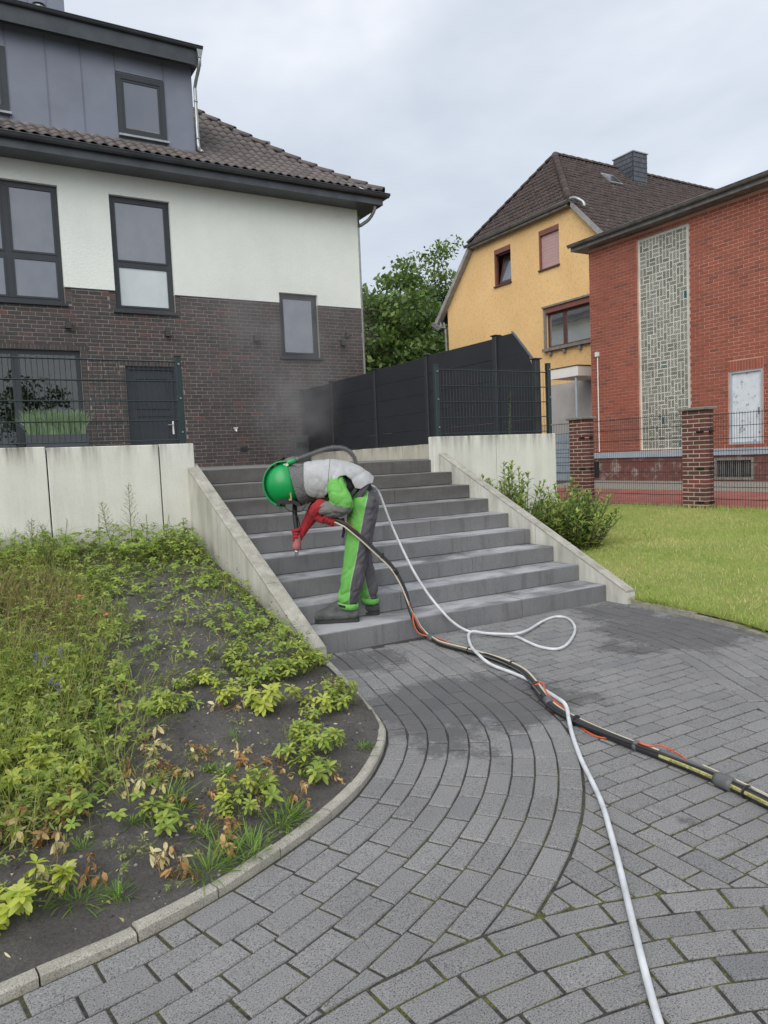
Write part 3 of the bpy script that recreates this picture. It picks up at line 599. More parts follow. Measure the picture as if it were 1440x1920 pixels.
# brick base: openings at the top edge are notches, the doorway and terrace window run to the ground
pl = [(-4, 1.3), (PD[0], 1.3), (PD[0], PD[3]), (PD[1], PD[3]), (PD[1], 1.3), (DR[0], 1.3), (DR[0], DR[3]), (DR[1], DR[3]), (DR[1], 1.3), (XR, 1.3), (XR, ZB)]
for h in dn[::-1]: pl += [(h[1], ZB), (h[1], h[2]), (h[0], h[2]), (h[0], ZB)]
pl += [(-4, ZB)]
HF.slab(mb, pl, [], 0)
for h in (W1, W2, W3): reveal(mb, HF, h, 0, .15, -9, ZB)
for h in (PD, DR): reveal(mb, HF, h, 0, .16, 1.47, 99)
mb.add([(XR,16.2,1.3),(XR,28,1.3),(XR,28,ZB),(XR,16.2,ZB)], [(0,1,2,3)])
base = mb.build('brick_base', 'dark_mortar', house)
rects = brick_rects(-1.9, XR-.002, 1.45, ZB, .25, .0806, .0135, [(h[0]-.12, h[1]+.12, h[2]-.0, h[3]) for h in (W2, W3)]+[(W1[0], W1[1]+.12, W1[2], W1[3]), (PD[0], PD[1]+.12, PD[2], PD[3]+.115), (DR[0]-.12, DR[1]+.12, DR[2], DR[3]+.115)], .42, .03)
# header columns at the jambs and soldier courses over the openings
for h, top, sides in ((W1, ZB, 'r'), (W2, ZB, 'lr'), (W3, ZB, 'lr'), (PD, PD[3], 'r'), (DR, DR[3], 'lr')):
    v = h[2] if h[2] > 2 else 1.45
    while v+.08 < top+.02:
        if 'l' in sides: rects.append((h[0]-.115, h[0]-.004, v+.006, v+.075))
        if 'r' in sides: rects.append((h[1]+.004, h[1]+.115, v+.006, v+.075))
        v += .0806
for h in (PD, DR):
    u = h[0]-.115 if h is DR else h[1]-3.2
    while u < h[1]+.1: rects.append((u+.005, u+.066, h[3]+.004, h[3]+.108)); u += .0715
def brick_in_view(x, y):
    if x < 366 and y > 826: return False
    if x > 560 and y > 735-.277*(x-565): return False
    return not (500 < x < 700 and y > 838)
lay_bricks(HF, rects, base, 'dark_brick', .007, 'brick', 300, brick_in_view)
rr = Facade((XR, 0, 0), (0, 1, 0), (1, 0, 0))
trim = MB(); trim.box(XR+.001, XR+.014, 16.175, 16.20, 1.45, ZE); trim.build('corner_bead', 'galvanised', house)
for a, b in ((W1[1], W2[0]), (W2[1], W3[0]), (W3[1], XR)): sill = MB(); HF.box(sill, a+.002, b-.002, ZB-.012, ZB, .003, .034); sill.build('base_trim', 'dark_fascia', house)
def window(h, panes, fw=.085, d=-.07, sillm=True, mull=()):
    f = MB(); HF.frame(f, *h, fw, d-.05, d)
    for (a, b, c, e) in mull: HF.box(f, a, b, c, e, d-.05, d)
    w = f.build('window', 'anthracite', house)
    for p, mt in panes:
        s = MB(); HF.frame(s, *p, .038, d-.045, d+.012); s.build('sash', 'anthracite', w)
        HF.pane(MB(), p[0]+.03, p[1]-.03, p[2]+.03, p[3]-.03, d-.012).build('pane', mt, w)
    if sillm:
        s = MB(); HF.box(s, h[0]-.05, h[1]+.05, h[2]-.05, h[2]-.003, -.06, .062); s.build('sill', 'anthracite', w)
    return w
ww = window(W1, [((1.27, 2.09, 5.83, 7.11), 'sky_glass'), ((1.27, 2.09, 4.95, 5.74), 'sky_glass'), ((-.27, 1.15, 5.83, 7.11), 'sky_glass'), ((-.27, 1.15, 4.95, 5.74), 'sky_glass')], mull=((1.15, 1.27, 4.94, 7.11), (1.27, 2.09, 5.74, 5.83), (-.27, 1.15, 5.74, 5.83)))
ww = window(W2, [((3.235, 4.305, 5.83, 7.08), 'sky_glass'), ((3.235, 4.305, 4.885, 5.75), 'frosted_glass')], mull=((3.235, 4.305, 5.75, 5.83),))
ww = window(W3, [((6.905, 7.725, 4.035, 5.355), 'sky_glass')])
# terrace window with the room behind it
w = MB(); HF.frame(w, *PD, .09, -.14, -.08); HF.box(w, 1.10, 1.24, 1.56, 3.85, -.14, -.08); pw = w.build('terrace_window', 'anthracite', house)
HF.pane(MB(), 1.24, 2.295, 1.56, 3.85, -.10).build('pane', 'clear_glass', pw); HF.pane(MB(), -1.51, 1.10, 1.56, 3.85, -.10).build('pane', 'clear_glass', pw)
w = MB()      # the room seen through it
for bx in ((-1.75, 2.6, 16.345, 20.6, 1.40, 1.468), (-1.75, 2.6, 20.6, 20.7, 1.47, 3.97), (-1.85, -1.75, 16.345, 20.6, 1.47, 3.97), (2.6, 2.7, 16.345, 20.6, 1.47, 3.97), (-1.75, 2.6, 16.345, 20.6, 3.97, 4.03)): w.box(*bx)
w.build('room', 'room_wall', house)
w = MB(); w.bbox(.45, 1.0, 17.4, 17.95, 1.47, 2.65, .02); w.build('cabinet', 'white_enamel', house)
# dark front door with two sunk fields and a pale lever plate
d = MB(); HF.box(d, *DR, -.13, -.09); HF.frame(d, *DR, .07, -.09, -.055); dr = d.build('door', 'anthracite', house)
for a, b in ((2.75, 3.42), (1.62, 2.62)):
    f = MB(); HF.frame(f, 3.44, 4.15, a, b, .03, -.09, -.072); f.build('door_field', 'anthracite', dr)
HF.box(MB(), 4.17, 4.215, 2.20, 2.50, -.088, -.078).build('door_plate', 'white_enamel', dr)
hn = MB(); hn.tube([HF.p(4.19, 2.40, -.08), HF.p(4.19, 2.40, -.02), HF.p(4.07, 2.40, -.015)], .011); hn.build('door_handle', 'steel', dr)
for u, v in ((2.18, 4.43), (4.17, 4.36), (6.19, 4.345), (8.42, 4.335)):
    l = MB(); HF.box(l, u-.055, u+.055, v-.065, v+.065, .012, .13); HF.box(l, u-.035, u+.035, v-.05, v+.05, .009, .012); lo = l.build('wall_lamp', 'lamp_body', house)
    q = MB(); HF.box(q, u-.03, u+.03, v-.069, v-.0655, .04, .1); q.build('lamp_lens', 'dark_void', lo)
l = MB(); HF.box(l, 8.52, 8.62, 4.47, 4.58, .01, .07); l.build('sensor_box', 'lamp_body', house)
tp = MB(); tp.tube([HF.p(5.57, 2.26, .01), HF.p(5.57, 2.26, .10), HF.p(5.57, 2.22, .12)], .018); tp.tube([HF.p(5.52, 2.30, .07), HF.p(5.62, 2.30, .07)], .012); tp.build('outdoor_tap', 'white_enamel', house)
v = MB(); HF.box(v, 5.67, 5.84, 1.77, 1.87, .01, .016)
for k in range(4): HF.box(v, 5.68, 5.83, 1.78+k*.022, 1.79+k*.022, .016, .022)
v.build('air_grille', 'lamp_body', house)
# eaves: soffit, fascia, half-round gutter
EY, EX = 15.62, 9.42
s = MB(); s.box(-4, EX-.05, EY+.05, 16.17, 7.585, 7.615); s.box(9.0, EX-.05, 16.17, 28, 7.585, 7.615); s.build('soffit', 'dark_fascia', house)
s = MB(); s.prism([(-4, EY, 7.58), (-4, EY+.05, 7.58), (-4, EY+.05, 7.80), (-4, EY, 7.80)], (EX+4, 0, 0)); s.box(EX-.05, EX, EY+.05, 28, 7.58, 7.80); recalc(s.build('fascia', 'dark_fascia', house))
def gutter(owner, a, b, outd, r=.075, mat='dark_fascia', name='gutter', n=9, extra=None):
    a, b, o = Vector(a), Vector(b), Vector(outd); z = Vector((0, 0, 1)); m = MB(); t = .006
    for w in (r, r-t): m.add([p+o*(math.cos(math.pi+math.pi*k/n)*w)+z*(math.sin(math.pi+math.pi*k/n)*w) for p in (a, b) for k in range(n+1)], [(k, k+1, n+2+k, n+1+k) for k in range(n)])
    k0 = 2*(n+1)
    for e in (0, n): m.add([a+o*(math.cos(math.pi+math.pi*e/n)*w) for w in (r, r-t)]+[b+o*(math.cos(math.pi+math.pi*e/n)*w) for w in (r-t, r)], [(0, 1, 2, 3)])
    for p in (a, b): m.add([p+o*(math.cos(math.pi+math.pi*k/n)*r)+z*(math.sin(math.pi+math.pi*k/n)*r) for k in range(n+1)], [tuple(range(n+1))])
    m.tube([a+o*(r+.004), b+o*(r+.004)], .011, 6)
    L_ = (b-a).length; k = .6
    while k < L_:
        c = a+(b-a)*(k/L_); m.add([c+(b-a).normalized()*q+o*(math.cos(math.pi+math.pi*j/n)*(r+.004))+z*(math.sin(math.pi+math.pi*j/n)*(r+.004)) for q in (-.012, .012) for j in range(n+1)], [(j, j+1, n+2+j, n+1+j) for j in range(n)]); k += 1.0
    return m.build(name, mat, owner, True)
gutter(house, (-4, EY-.078, 7.815), (EX+.12, EY-.078, 7.815), (0, -1, 0), .08); gutter(house, (EX+.078, EY-.1, 7.815), (EX+.078, 28, 7.815), (1, 0, 0), .08)
p = MB(); p.tube(spline([(9.26, 15.75, 7.66), (9.26, 15.77, 7.50), (9.20, 15.95, 7.32), (9.07, 16.22, 7.20), (9.05, 16.26, 7.05), (9.05, 16.26, 1.5)], .08), .042, 10); p.build('downpipe', 'galvanised', house, True)
# roof: flared pantile slope with a hip
PROF = [(0, 7.86), (.35, 8.07), (.8, 8.36), (1.4, 8.78), (2.25, 9.47), (3.4, 10.45), (4.8, 11.7), (6.2, 12.95)]
def roof_z(t): return float(np.interp(t, [a for a, b in PROF], [b for a, b in PROF]))
rb = MB(); T = [a for a, b in PROF]
for a, b in zip(T[:-1], T[1:]):
    rb.add([(-4, EY-.02+a, roof_z(a)-.05), (EX+.02-a, EY-.02+a, roof_z(a)-.05), (EX+.02-b, EY-.02+b, roof_z(b)-.05), (-4, EY-.02+b, roof_z(b)-.05)], [(0, 1, 2, 3)])
    rb.add([(EX+.02-a, EY-.02+a, roof_z(a)-.05), (EX+.02-a, 28, roof_z(a)-.05), (EX+.02-b, 28, roof_z(b)-.05), (EX+.02-b, EY-.02+b, roof_z(b)-.05)], [(0, 1, 2, 3)])
roof = rb.build('roof', 'old_tile', house)
def pantile(w, L, h, th=.014, n=8):
    v = []; f = []
    prof = [(w*(-.08+1.12*k/n), h*(.5-.5*math.cos(2*math.pi*(k/n*.98+.12)))) for k in range(n+1)]
    for yy, lift in ((L, 0.0), (0.0, .022)):
        for dz in (0, -th): v += [(x, yy, z+lift+dz) for x, z in prof]
    m = n+1
    for k in range(n): f += [(k, k+1, 2*m+k+1, 2*m+k)[::-1], (2*m+k, 2*m+k+1, 3*m+k+1, 3*m+k)[::-1]]
    f += [(0, 2*m, 3*m, m), (n, m+n, 3*m+n, 2*m+n)]
    return v, f
TV, TF = pantile(.232, .43, .052)
tme = bpy.data.meshes.new('roof_tile'); tme.from_pydata(TV, [], TF); tme.materials.append(MATS['roof_tile']); tme.update(); tme.shade_smooth()
rows = [0.0]
while rows[-1] < 5.0: rows.append(rows[-1]+.26 if rows[-1] < .1 else rows[-1]+.275)
cand = []
for r, t in enumerate(rows):
    z0, z1 = roof_z(t), roof_z(t+.28); sl = math.atan2(z1-z0, .28)
    for k in range(-6, 62):
        x = -1.2+k*.207
        if x+.19 > EX-t+.02: continue
        if t > .62 and x < 5.13: continue
        M = Matrix.Translation((x, EY-.03+t, z0+.004)) @ Matrix.Rotation(sl, 4, 'X')
        if inframe((x, EY+t, z0), 40): px = seen((x, EY+t, z0)); cand.append((px[2], M))
cand.sort(key=lambda c: c[0]); rest = MB()
for i, (z, M) in enumerate(cand):
    if i < 300: o = bpy.data.objects.new('roof_tile', tme); COL.objects.link(o); attach(o, roof); o.matrix_basis = o.matrix_basis @ M
    else: rest.cur = random.random(); rest.add([M @ Vector(v) for v in TV], TF)
if rest.f: tag(rest.build('roof_tiles', 'roof_tile', roof, True), kind='stuff')
t = 0.0
while t < 5.2:      # hip caps
    a, b = t, t+.30; P0, P1 = Vector((EX+.02-a, EY-.02+a, roof_z(a)+.055)), Vector((EX+.02-b, EY-.02+b, roof_z(b)+.03)); ax = (P1-P0).normalized(); sd_ = ax.cross(Vector((0, 0, 1))).normalized(); upv = sd_.cross(ax); m = MB(); vs = []
    for P, rr_ in ((P0, .125), (P0+(P1-P0)*1.12, .100)):
        for q in (0, -.018): vs += [P+sd_*math.cos(math.pi*k/8)*(rr_+q)+upv*(math.sin(math.pi*k/8)*(rr_+q)-.03) for k in range(9)]
    fs = [(k, k+1, 18+k+1, 18+k) for k in range(8)]+[(k, 9+k, 10+k, k+1) for k in range(8)]+[(0, 18, 27, 9), (8, 17, 35, 26)]
    recalc(m.add(vs, fs).build('ridge_tile', 'roof_tile', roof, True)); t += .30
v = MB(); v.bbox(7.28, 7.66, 18.2, 18.5, 9.2, 9.76, .01); v.build('roof_hatch', 'old_zinc', roof)
# dormer: standing-seam grey panels under a flat roof
dm = MB(); dm.box(-4, 5.09, 16.33, 19.6, 8.2, 10.2); dor = dm.build('dormer', 'zinc_panel', house)
DF = Facade((0, 16.33, 0), (1, 0, 0), (0, -1, 0)); DW, DW2 = (3.475, 4.47, 8.47, 9.70), (.55, 1.435, 8.50, 9.72)
xs = [-.9, 0.1, .55, 1.435, 2.15, 2.81, 3.475, 4.47, 5.09]
for a, b in zip(xs[:-1], xs[1:]):
    for lo, hi in (((9.74, 10.18),) if (a, b) in ((3.475, 4.47), (.55, 1.435)) else ((8.36, 10.18),)):
        f = MB(); DF.box(f, a+.006, b-.006, lo, hi, .002, .020); DF.box(f, a-.004, a+.005, lo, hi, .002, .036); f.build('cladding_panel', 'zinc_panel', dor)
for D in (DW, DW2):
    f = MB(); DF.frame(f, *D, .10, .002, .045); DF.frame(f, D[0]+.10, D[1]-.10, D[2]+.08, D[3]-.10, .05, .004, .03); wn = f.build('window', 'anthracite', dor)
    DF.pane(MB(), D[0]+.15, D[1]-.15, D[2]+.13, D[3]-.15, .014).build('pane', 'dormer_glass', wn); s = MB(); DF.box(s, D[0]-.01, D[1]+.03, D[2]-.045, D[2]-.004, .003, .10); s.build('sill', 'galvanised', wn)
    s = MB(); DF.box(s, D[0]+.17, D[1]-.17, D[2]+.135, D[2]+.16, .016, .03); s.build('sash_rail', 'old_zinc', wn)
f = MB(); DF.box(f, -4, 5.09, 8.28, 8.37, .003, .035); f.build('flashing', 'old_zinc', dor)
f = MB(); f.prism([(-4,16.30,10.18),(-4,15.99,10.06),(-4,15.94,10.36),(-4,15.90,10.38),(-4,15.90,10.41),(-4,16.0,10.44),(-4,19.6,10.44),(-4,19.6,10.2)], (9.22, 0, 0)); recalc(f.build('flat_roof', 'dark_fascia', dor))
gutter(dor, (-4, 15.89, 10.395), (5.235, 15.89, 10.395), (0, -1, 0), .055)
f = MB(); f.prism([(5.10,15.86,10.34),(5.235,15.86,10.34),(5.19,15.86,10.17),(5.13,15.86,10.17)], (0, .09, 0)); recalc(f.build('rainwater_head', 'galvanised', dor))
p = MB(); p.tube(spline([(5.16, 15.91, 10.20), (5.16, 15.93, 10.05), (5.13, 16.2, 9.75), (5.13, 16.24, 9.55), (5.13, 16.24, 8.50), (5.14, 16.16, 8.36), (5.16, 16.06, 8.30)], .06), .036, 10)
for z in (9.4, 8.62): p.tube([(5.13, 16.24, z), (5.13, 16.24, z+.035)], .042, 10)
p.build('downpipe', 'galvanised', dor, True)
c = MB(); c.box(1.80, 3.0, 19.0, 19.9, 9.6, 14.6); ch = c.build('chimney', 'zinc_panel', house)
for x in (2.2, 2.6): MB().box(x-.006, x+.006, 18.985, 18.999, 10, 14.6).build('panel_seam', 'old_zinc', ch)
f = MB(); f.tube([(2.40, 18.6, 10.3), (2.40, 18.6, 11.80)], .06, 12); f.tube([(2.40, 18.6, 11.80), (2.40, 18.6, 11.84), (2.40, 18.6, 11.93)], [.06, .15, .12], 14); f.tube([(2.40, 18.6, 11.96), (2.40, 18.6, 12.0)], [.15, .10], 14); f.build('flue_cap', 'galvanised', house)

# ------------------------------------------------------------------ red brick hall with the glass-block window
hall = empty('brick_hall', (15.5, 12, .5), 0, 'red brick hall with a tall glass-block window and peeling pale door', 'building')
RF = Facade((15.5, 0, 0), (0, -1, 0), (-1, 0, 0))      # u = -y
GB, HD, V1, V2 = (-13.2, -11.652, 1.385, 6.81), (-10.62, -9.82, 1.45, 3.10), (-10.93, -10.06, .68, 1.10), (-14.86, -14.58, .68, 1.12)
mb = MB(); RF.slab(mb, [(-14.84, 1.35), (-5, 1.35), (-5, 6.93), (-14.84, 6.93)], [GB, HD], 0, .12); mb.add([(15.5, 14.84, .2), (15.5, 14.84, 6.93), (26, 14.84, 6.93), (26, 14.84, .2)], [(0, 1, 2, 3)]); wall = mb.build('wall', 'red_mortar', hall)
rects = brick_rects(-14.835, -5, 1.36, 6.9, .25, .0833, .0115, [GB, (HD[0]-.03, HD[1]+.03, HD[2], HD[3]+.25)], .5, .0)
u = HD[0]-.03
while u < HD[1]+.02: rects.append((u+.005, min(u+.065, HD[1]+.03), HD[3]+.01, HD[3]+.235)); u += .071
lay_bricks(RF, rects, wall, 'red_brick', .005, 'brick', 300, lambda x, y: not (x > 1270 and x < 1340 and y > 755) and not (x < 1112))
mb = MB(); RF.slab(mb, [(-14.86, .2), (-5, .2), (-5, 1.20), (-14.86, 1.20)], [V1], .03, .18); pl = mb.build('plinth', 'plinth_paint', hall)
lay_bricks(RF, brick_rects(-14.85, -5, .25, 1.19, .25, .0833, .012, [(V1[0]-.08, V1[1]+.08, V1[2]-.06, V1[3]+.06)], .5), pl, 'plinth_paint', .036, 'brick', 0, None, .028)
b = MB(); RF.box(b, -14.9, -5, 1.205, 1.353, .0, .075); b.build('string_course', 'band_paint', hall)
g = MB(); RF.box(g, *GB[:2], GB[2], GB[3], -.13, -.075); RF.frame(g, *GB, .012, -.074, -.05); gw = g.build('block_window', 'block_grout', hall)
# glass blocks laid as a restless weave of upright and flat pairs
cell = .1; nu, nv = int((GB[1]-GB[0]-.06)/cell), int((GB[3]-GB[2]-.06)/cell); used = np.zeros((nu, nv), bool); rects = []
rg = random.Random(5)
for j in range(nv):
    for i in range(nu):
        if used[i, j]: continue
        hok = i+1 < nu and not used[i+1, j]; vok = j+1 < nv; horiz = ((i+(j//2)*1) // 2 + (j//2)) % 2 == 0 if rg.random() < .86 else rg.random() < .5
        if hok and (horiz or not vok): w_, h_ = 2, 1
        elif vok: w_, h_ = 1, 2
        else: w_, h_ = 1, 1
        used[i:i+w_, j:j+h_] = True; rects.append((GB[0]+.03+i*cell+.009, GB[0]+.03+(i+w_)*cell-.009, GB[2]+.03+j*cell+.009, GB[2]+.03+(j+h_)*cell-.009))
lay_bricks(RF, rects, gw, 'glass_block', -.072, 'glass_block', 300, lambda x, y: not (x > 1270 and y > 755), -.076, 'glass_blocks')
d = MB(); RF.box(d, *HD, -.10, -.05); dr = d.build('door', 'door_paint', hall); f = MB(); RF.frame(f, HD[0]-.0, HD[1]+.0, HD[2], HD[3], .045, -.049, -.01); f.build('door_frame', 'band_paint', dr)
f = MB(); RF.box(f, HD[1]-.12, HD[1]-.10, 2.1, 2.25, -.05, -.02); f.build('door_handle', 'old_zinc', dr)
v = MB(); RF.box(v, *V1, -.16, -.12); vo = v.build('cellar_vent', 'dark_void', hall); v = MB(); RF.frame(v, V1[0]-.06, V1[1]+.06, V1[2]-.05, V1[3]+.04, .06, .028, .055)
v.build('vent_frame', 'cap_stone', vo)
for k in range(17): x = V1[0]+.03+k*(V1[1]-V1[0]-.06)/16; q = MB(); RF.box(q, x-.007, x+.007, V1[2], V1[3], .0, .02); q.build('vent_bar', 'old_zinc', vo)
v = MB(); RF.box(v, *V2, .033, .05); v.build('cellar_hatch', 'dark_void', hall)
r = MB(); r.prism([(15.20, 15.22, 6.95), (15.20, 15.22, 7.10), (26, 15.22, 7.35), (26, 15.22, 6.95)], (0, -10.4, 0)); recalc(r.build('roof', 'old_zinc', hall))
gutter(hall, (15.14, 15.24, 7.11), (15.14, 4.9, 7.11), (-1, 0, 0), .07, 'old_zinc')
p = MB(); p.tube([RF.p(-14.57, 1.38, .03), RF.p(-14.57, 4.0, .03)], .016); p.build('cable_pipe', 'white_frame', hall); p = MB(); RF.box(p, -14.62, -14.52, 4.0, 4.12, .01, .08); p.build('junction_box', 'white_frame', hall)

# ------------------------------------------------------------------ yellow house behind
yh = empty('gabled_house', (17.5, 19.9, .5), 0, 'yellow rendered gabled house with brown tiled half-hip roof', 'house')
YF = Facade((17.5, 0, 0), (0, -1, 0), (-1, 0, 0))
H1, H2, H3 = (-21.33, -20.43, 7.52, 8.81), (-18.97, -18.03, 7.54, 8.82), (-18.69, -15.9, 4.89, 6.22)
mb = MB(); YF.slab(mb, [(-24.35, .3), (-15.5, .3), (-15.5, 7.3), (-17.45, 9.3), (-22.4, 9.3), (-24.35, 7.3)], [H1, H2, H3], 0, .16); mb.add([(17.5, 24.35, .3), (17.5, 24.35, 7.0), (30, 24.35, 7.0), (30, 24.35, .3)], [(0, 1, 2, 3)]); mb.build('wall', 'yellow_plaster', yh)
def ywin(h, kind):
    f = MB(); YF.frame(f, h[0], h[1], h[2], h[3]-.16, .06, -.14, -.08); w = f.build('window', 'brown_frame', yh)
    s = MB(); YF.box(s, h[0]+.004, h[1]-.004, h[3]-.17, h[3]-.004, -.12, .012); s.build('shutter_box', 'shutter_box', w)
    s = MB(); YF.box(s, h[0]-.03, h[1]+.03, h[2]-.05, h[2]-.003, -.1, .06); s.build('sill', 'brown_frame', w)
    s = MB(); YF.box(s, h[0]+.003, h[0]+.06, h[2], h[3]-.17, -.075, .01); s.build('shutter_rail', 'shutter_box', w); return w
w = ywin(H1, 0); YF.box(MB(), H1[0]+.06, H1[1]-.06, H1[2]+.06, H1[3]-.23, -.6, -.58).build('room', 'dark_void', w)
# tilted-open sash
s = MB(); a, b, c, e, tl = H1[0]+.16, H1[1]-.07, H1[2]+.07, H1[3]-.24, .22
for (x0, x1, z0, z1) in ((a, a+.07, c, e), (b-.07, b, c, e), (a+.07, b-.07, c, c+.07), (a+.07, b-.07, e-.07, e)):
    D = lambda z: -.12-(z-c)/(e-c)*tl
    s.hexa([YF.p(x0,z0,D(z0)), YF.p(x1,z0,D(z0)), YF.p(x1,z0,D(z0)+.04), YF.p(x0,z0,D(z0)+.04), YF.p(x0,z1,D(z1)), YF.p(x1,z1,D(z1)), YF.p(x1,z1,D(z1)+.04), YF.p(x0,z1,D(z1)+.04)])
s.build('tilted_sash', 'brown_frame', w); q = MB(); q.add([YF.p(a+.06,c+.06,-.105), YF.p(b-.06,c+.06,-.105), YF.p(b-.06,e-.06,-.105-tl*.93), YF.p(a+.06,e-.06,-.105-tl*.93)], [(0, 1, 2, 3)]); q.build('pane', 'sky_glass', w)
w = ywin(H2, 1)
for k in range(22):
    z = H2[2]+.03+k*.052
    if z < H2[3]-.2: q = MB(); YF.box(q, H2[0]+.065, H2[1]-.02, z+.002, z+.050, -.075, -.062+.004*(k % 2)); q.build('shutter_slat', 'pink_shutter', w)
f = MB(); YF.frame(f, H3[0], H3[1], H3[2], H3[3]-.17, .07, -.12, -.05); YF.box(f, -17.98, -17.84, H3[2]+.07, H3[3]-.24, -.12, -.05); w = f.build('window', 'brown_frame', yh)
for x0, x1 in ((H3[0]+.07, -17.98), (-17.84, H3[1]-.07)): YF.pane(MB(), x0, x1, H3[2]+.07, H3[3]-.24, -.08).build('pane', 'curtain_glass', w)
s = MB(); YF.box(s, H3[0], H3[1], H3[3]-.17, H3[3]-.003, -.12, .07); s.build('shutter_box', 'shutter_box', w)
s = MB(); YF.box(s, H3[0]-.12, H3[1], H3[3], H3[3]+.06, -.02, .12); YF.box(s, H3[0]-.10, H3[0]-.002, H3[2], H3[3], -.02, .06); YF.box(s, H3[0]-.12, H3[1], H3[2]-.10, H3[2]-.003, -.02, .14); s.build('window_surround', 'cap_stone', w)
for x in (-18.55, -17.9, -17.2): s = MB(); YF.box(s, x, x+.10, H3[2]-.24, H3[2]-.102, .0, .10); s.build('sill_bracket', 'cap_stone', w)
s = MB(); YF.box(s, -18.75, -15.6, .32, 3.66, .005, .03); s.build('porch_wall', 'porch_wall', yh)
s = MB(); s.bbox(16.0, 17.49, 15.85, 17.02, 3.64, 3.94, .01); cn = s.build('canopy', 'white_fascia', yh); s = MB(); s.box(15.98, 17.49, 15.83, 17.04, 3.942, 3.965); s.build('canopy_edge', 'dark_fascia', cn)
s = MB(); s.tube([(16.08, 16.0, .4), (16.08, 16.0, 3.64)], .04, 8); s.build('post', 'band_paint', cn)
for k in range(6): s = MB(); YF.box(s, -18.6, -17.6, .45+k*.26, .69+k*.26, .031, .06); s.build('garage_slat', 'band_paint', yh)
# roof planes
RZ, RYc, EZ = 11.95, 19.93, 9.32
X0, XE = 17.28, 34.0
def roof_face(owner, P, name, mat, tw, tl, hgt=.035):
    """a roof plane with rows of wavy tiles laid over it; P = polygon, first edge is the eave"""
    P = [Vector(p) for p in P]; u = (P[1]-P[0]).normalized(); n = u.cross(P[2]-P[1]).normalized()
    if n.z < 0: n = -n
    s = n.cross(u).normalized()
    if s.z < 0: s = -s
    base = MB().add([p-n*.03 for p in P], [tuple(range(len(P)))]).build(name, mat, owner)
    Q = [((p-P[0]).dot(u), (p-P[0]).dot(s)) for p in P]; vmax = max(q[1] for q in Q); vs = []; fs = []; rd = []; nseg = 6
    r = 0; v = 0.0
    def span(v):
        xs = []
        for i in range(len(Q)):
            a, b = Q[i], Q[(i+1) % len(Q)]
            if (a[1]-v)*(b[1]-v) < 0: xs.append(a[0]+(b[0]-a[0])*(v-a[1])/(b[1]-a[1]))
        return (min(xs), max(xs)) if len(xs) >= 2 else None
    while v < vmax-.05:
        sp = span(v+tl*.5)
        if sp:
            k = math.floor(sp[0]/tw)
            while k*tw < sp[1]:
                x0 = k*tw; k += 1
                if x0 < sp[0]-.08 or x0+tw > sp[1]+.08: continue
                jz = RNG.normal(0, .004); b0 = len(vs)
                for q, lift in ((v, .030), (v+tl*1.06, .004)):
                    for m_ in range(nseg+1):
                        t_ = m_/nseg; vs.append(P[0]+u*(x0+t_*tw)+s*q+n*(hgt*(.5-.5*math.cos(2*math.pi*t_))+lift+jz))
                for m_ in range(nseg+1): vs.append(vs[b0+m_]-n*.03)
                for m_ in range(nseg): fs += [(b0+m_, b0+m_+1, b0+nseg+1+m_+1, b0+nseg+1+m_), (b0+2*nseg+2+m_, b0+2*nseg+3+m_, b0+m_+1, b0+m_)]; rd += [0, 0]
                c = RNG.random(); rd[-2*nseg:] = [c]*(2*nseg)
        v += tl
    o = np_mesh('roof_tiles', [tuple(v) for v in vs], fs, rd, mat, base, True); tag(o, kind='stuff'); return base
PK = (19.25, RYc, RZ)
rf = roof_face(yh, [(X0, 22.55, EZ), (X0, 17.31, EZ), PK], 'half_hip', 'old_tile', .19, .225)
sl_ = (RZ-EZ)/(RYc-17.31); yb = 14.85; zb = RZ-sl_*(RYc-yb)
rs = roof_face(yh, [(X0, yb, zb), (XE, yb, zb), (XE, RYc, RZ), PK, (X0, 17.31, EZ)], 'roof_slope', 'old_tile', .19, .225)
rn = MB().add([(X0, 2*RYc-yb, zb), (XE, 2*RYc-yb, zb), (XE, RYc, RZ), PK, (X0, 22.55, EZ)], [(0, 1, 2, 3, 4)]).build('roof_slope', 'old_tile', yh)
def ridge(owner, a, b, r, mat='old_tile'):
    a, b = Vector(a), Vector(b); L_ = (b-a).length; n = int(L_/.36); ax = (b-a)/L_; sd_ = ax.cross(Vector((0, 0, 1))).normalized(); up = sd_.cross(ax)
    for k in range(n):
        p, q = a+ax*(k*L_/n), a+ax*((k+1.1)*L_/n); m = MB(); vs = []
        for P, w in ((p, r), (q, r*.82)): vs += [P+sd_*math.cos(math.pi*j/8)*w+up*(math.sin(math.pi*j/8)*w) for j in range(9)]
        m.add(vs, [(j, j+1, 10+j, 9+j) for j in range(8)]+[tuple(range(9))]); recalc(m.build('ridge_tile', mat, owner, True))
ridge(rs, (X0-.02, 17.31, EZ+.02), PK, .13); ridge(rs, PK, (29, RYc, RZ), .12); ridge(rf, (X0-.02, 22.55, EZ+.02), PK, .11)
gutter(yh, (X0-.03, 22.75, EZ-.02), (X0-.03, 17.25, EZ-.02), (-1, 0, 0), .075, 'old_zinc')
f = MB(); f.box(X0+.0, 17.49, 17.4, 22.45, EZ-.16, EZ-.10); f.build('soffit', 'old_zinc', yh)
for s_ in (1, -1):      # verge boards
    v = MB(); y0, y1 = RYc+s_*2.66, RYc+s_*(RYc-yb+.02); v.prism([(X0, y0, EZ-.03), (X0, y1, zb-.03), (X0, y1, zb-.30), (X0, y0, EZ-.24)], (.24, 0, 0)); recalc(v.build('verge_board', 'verge_grey', yh))
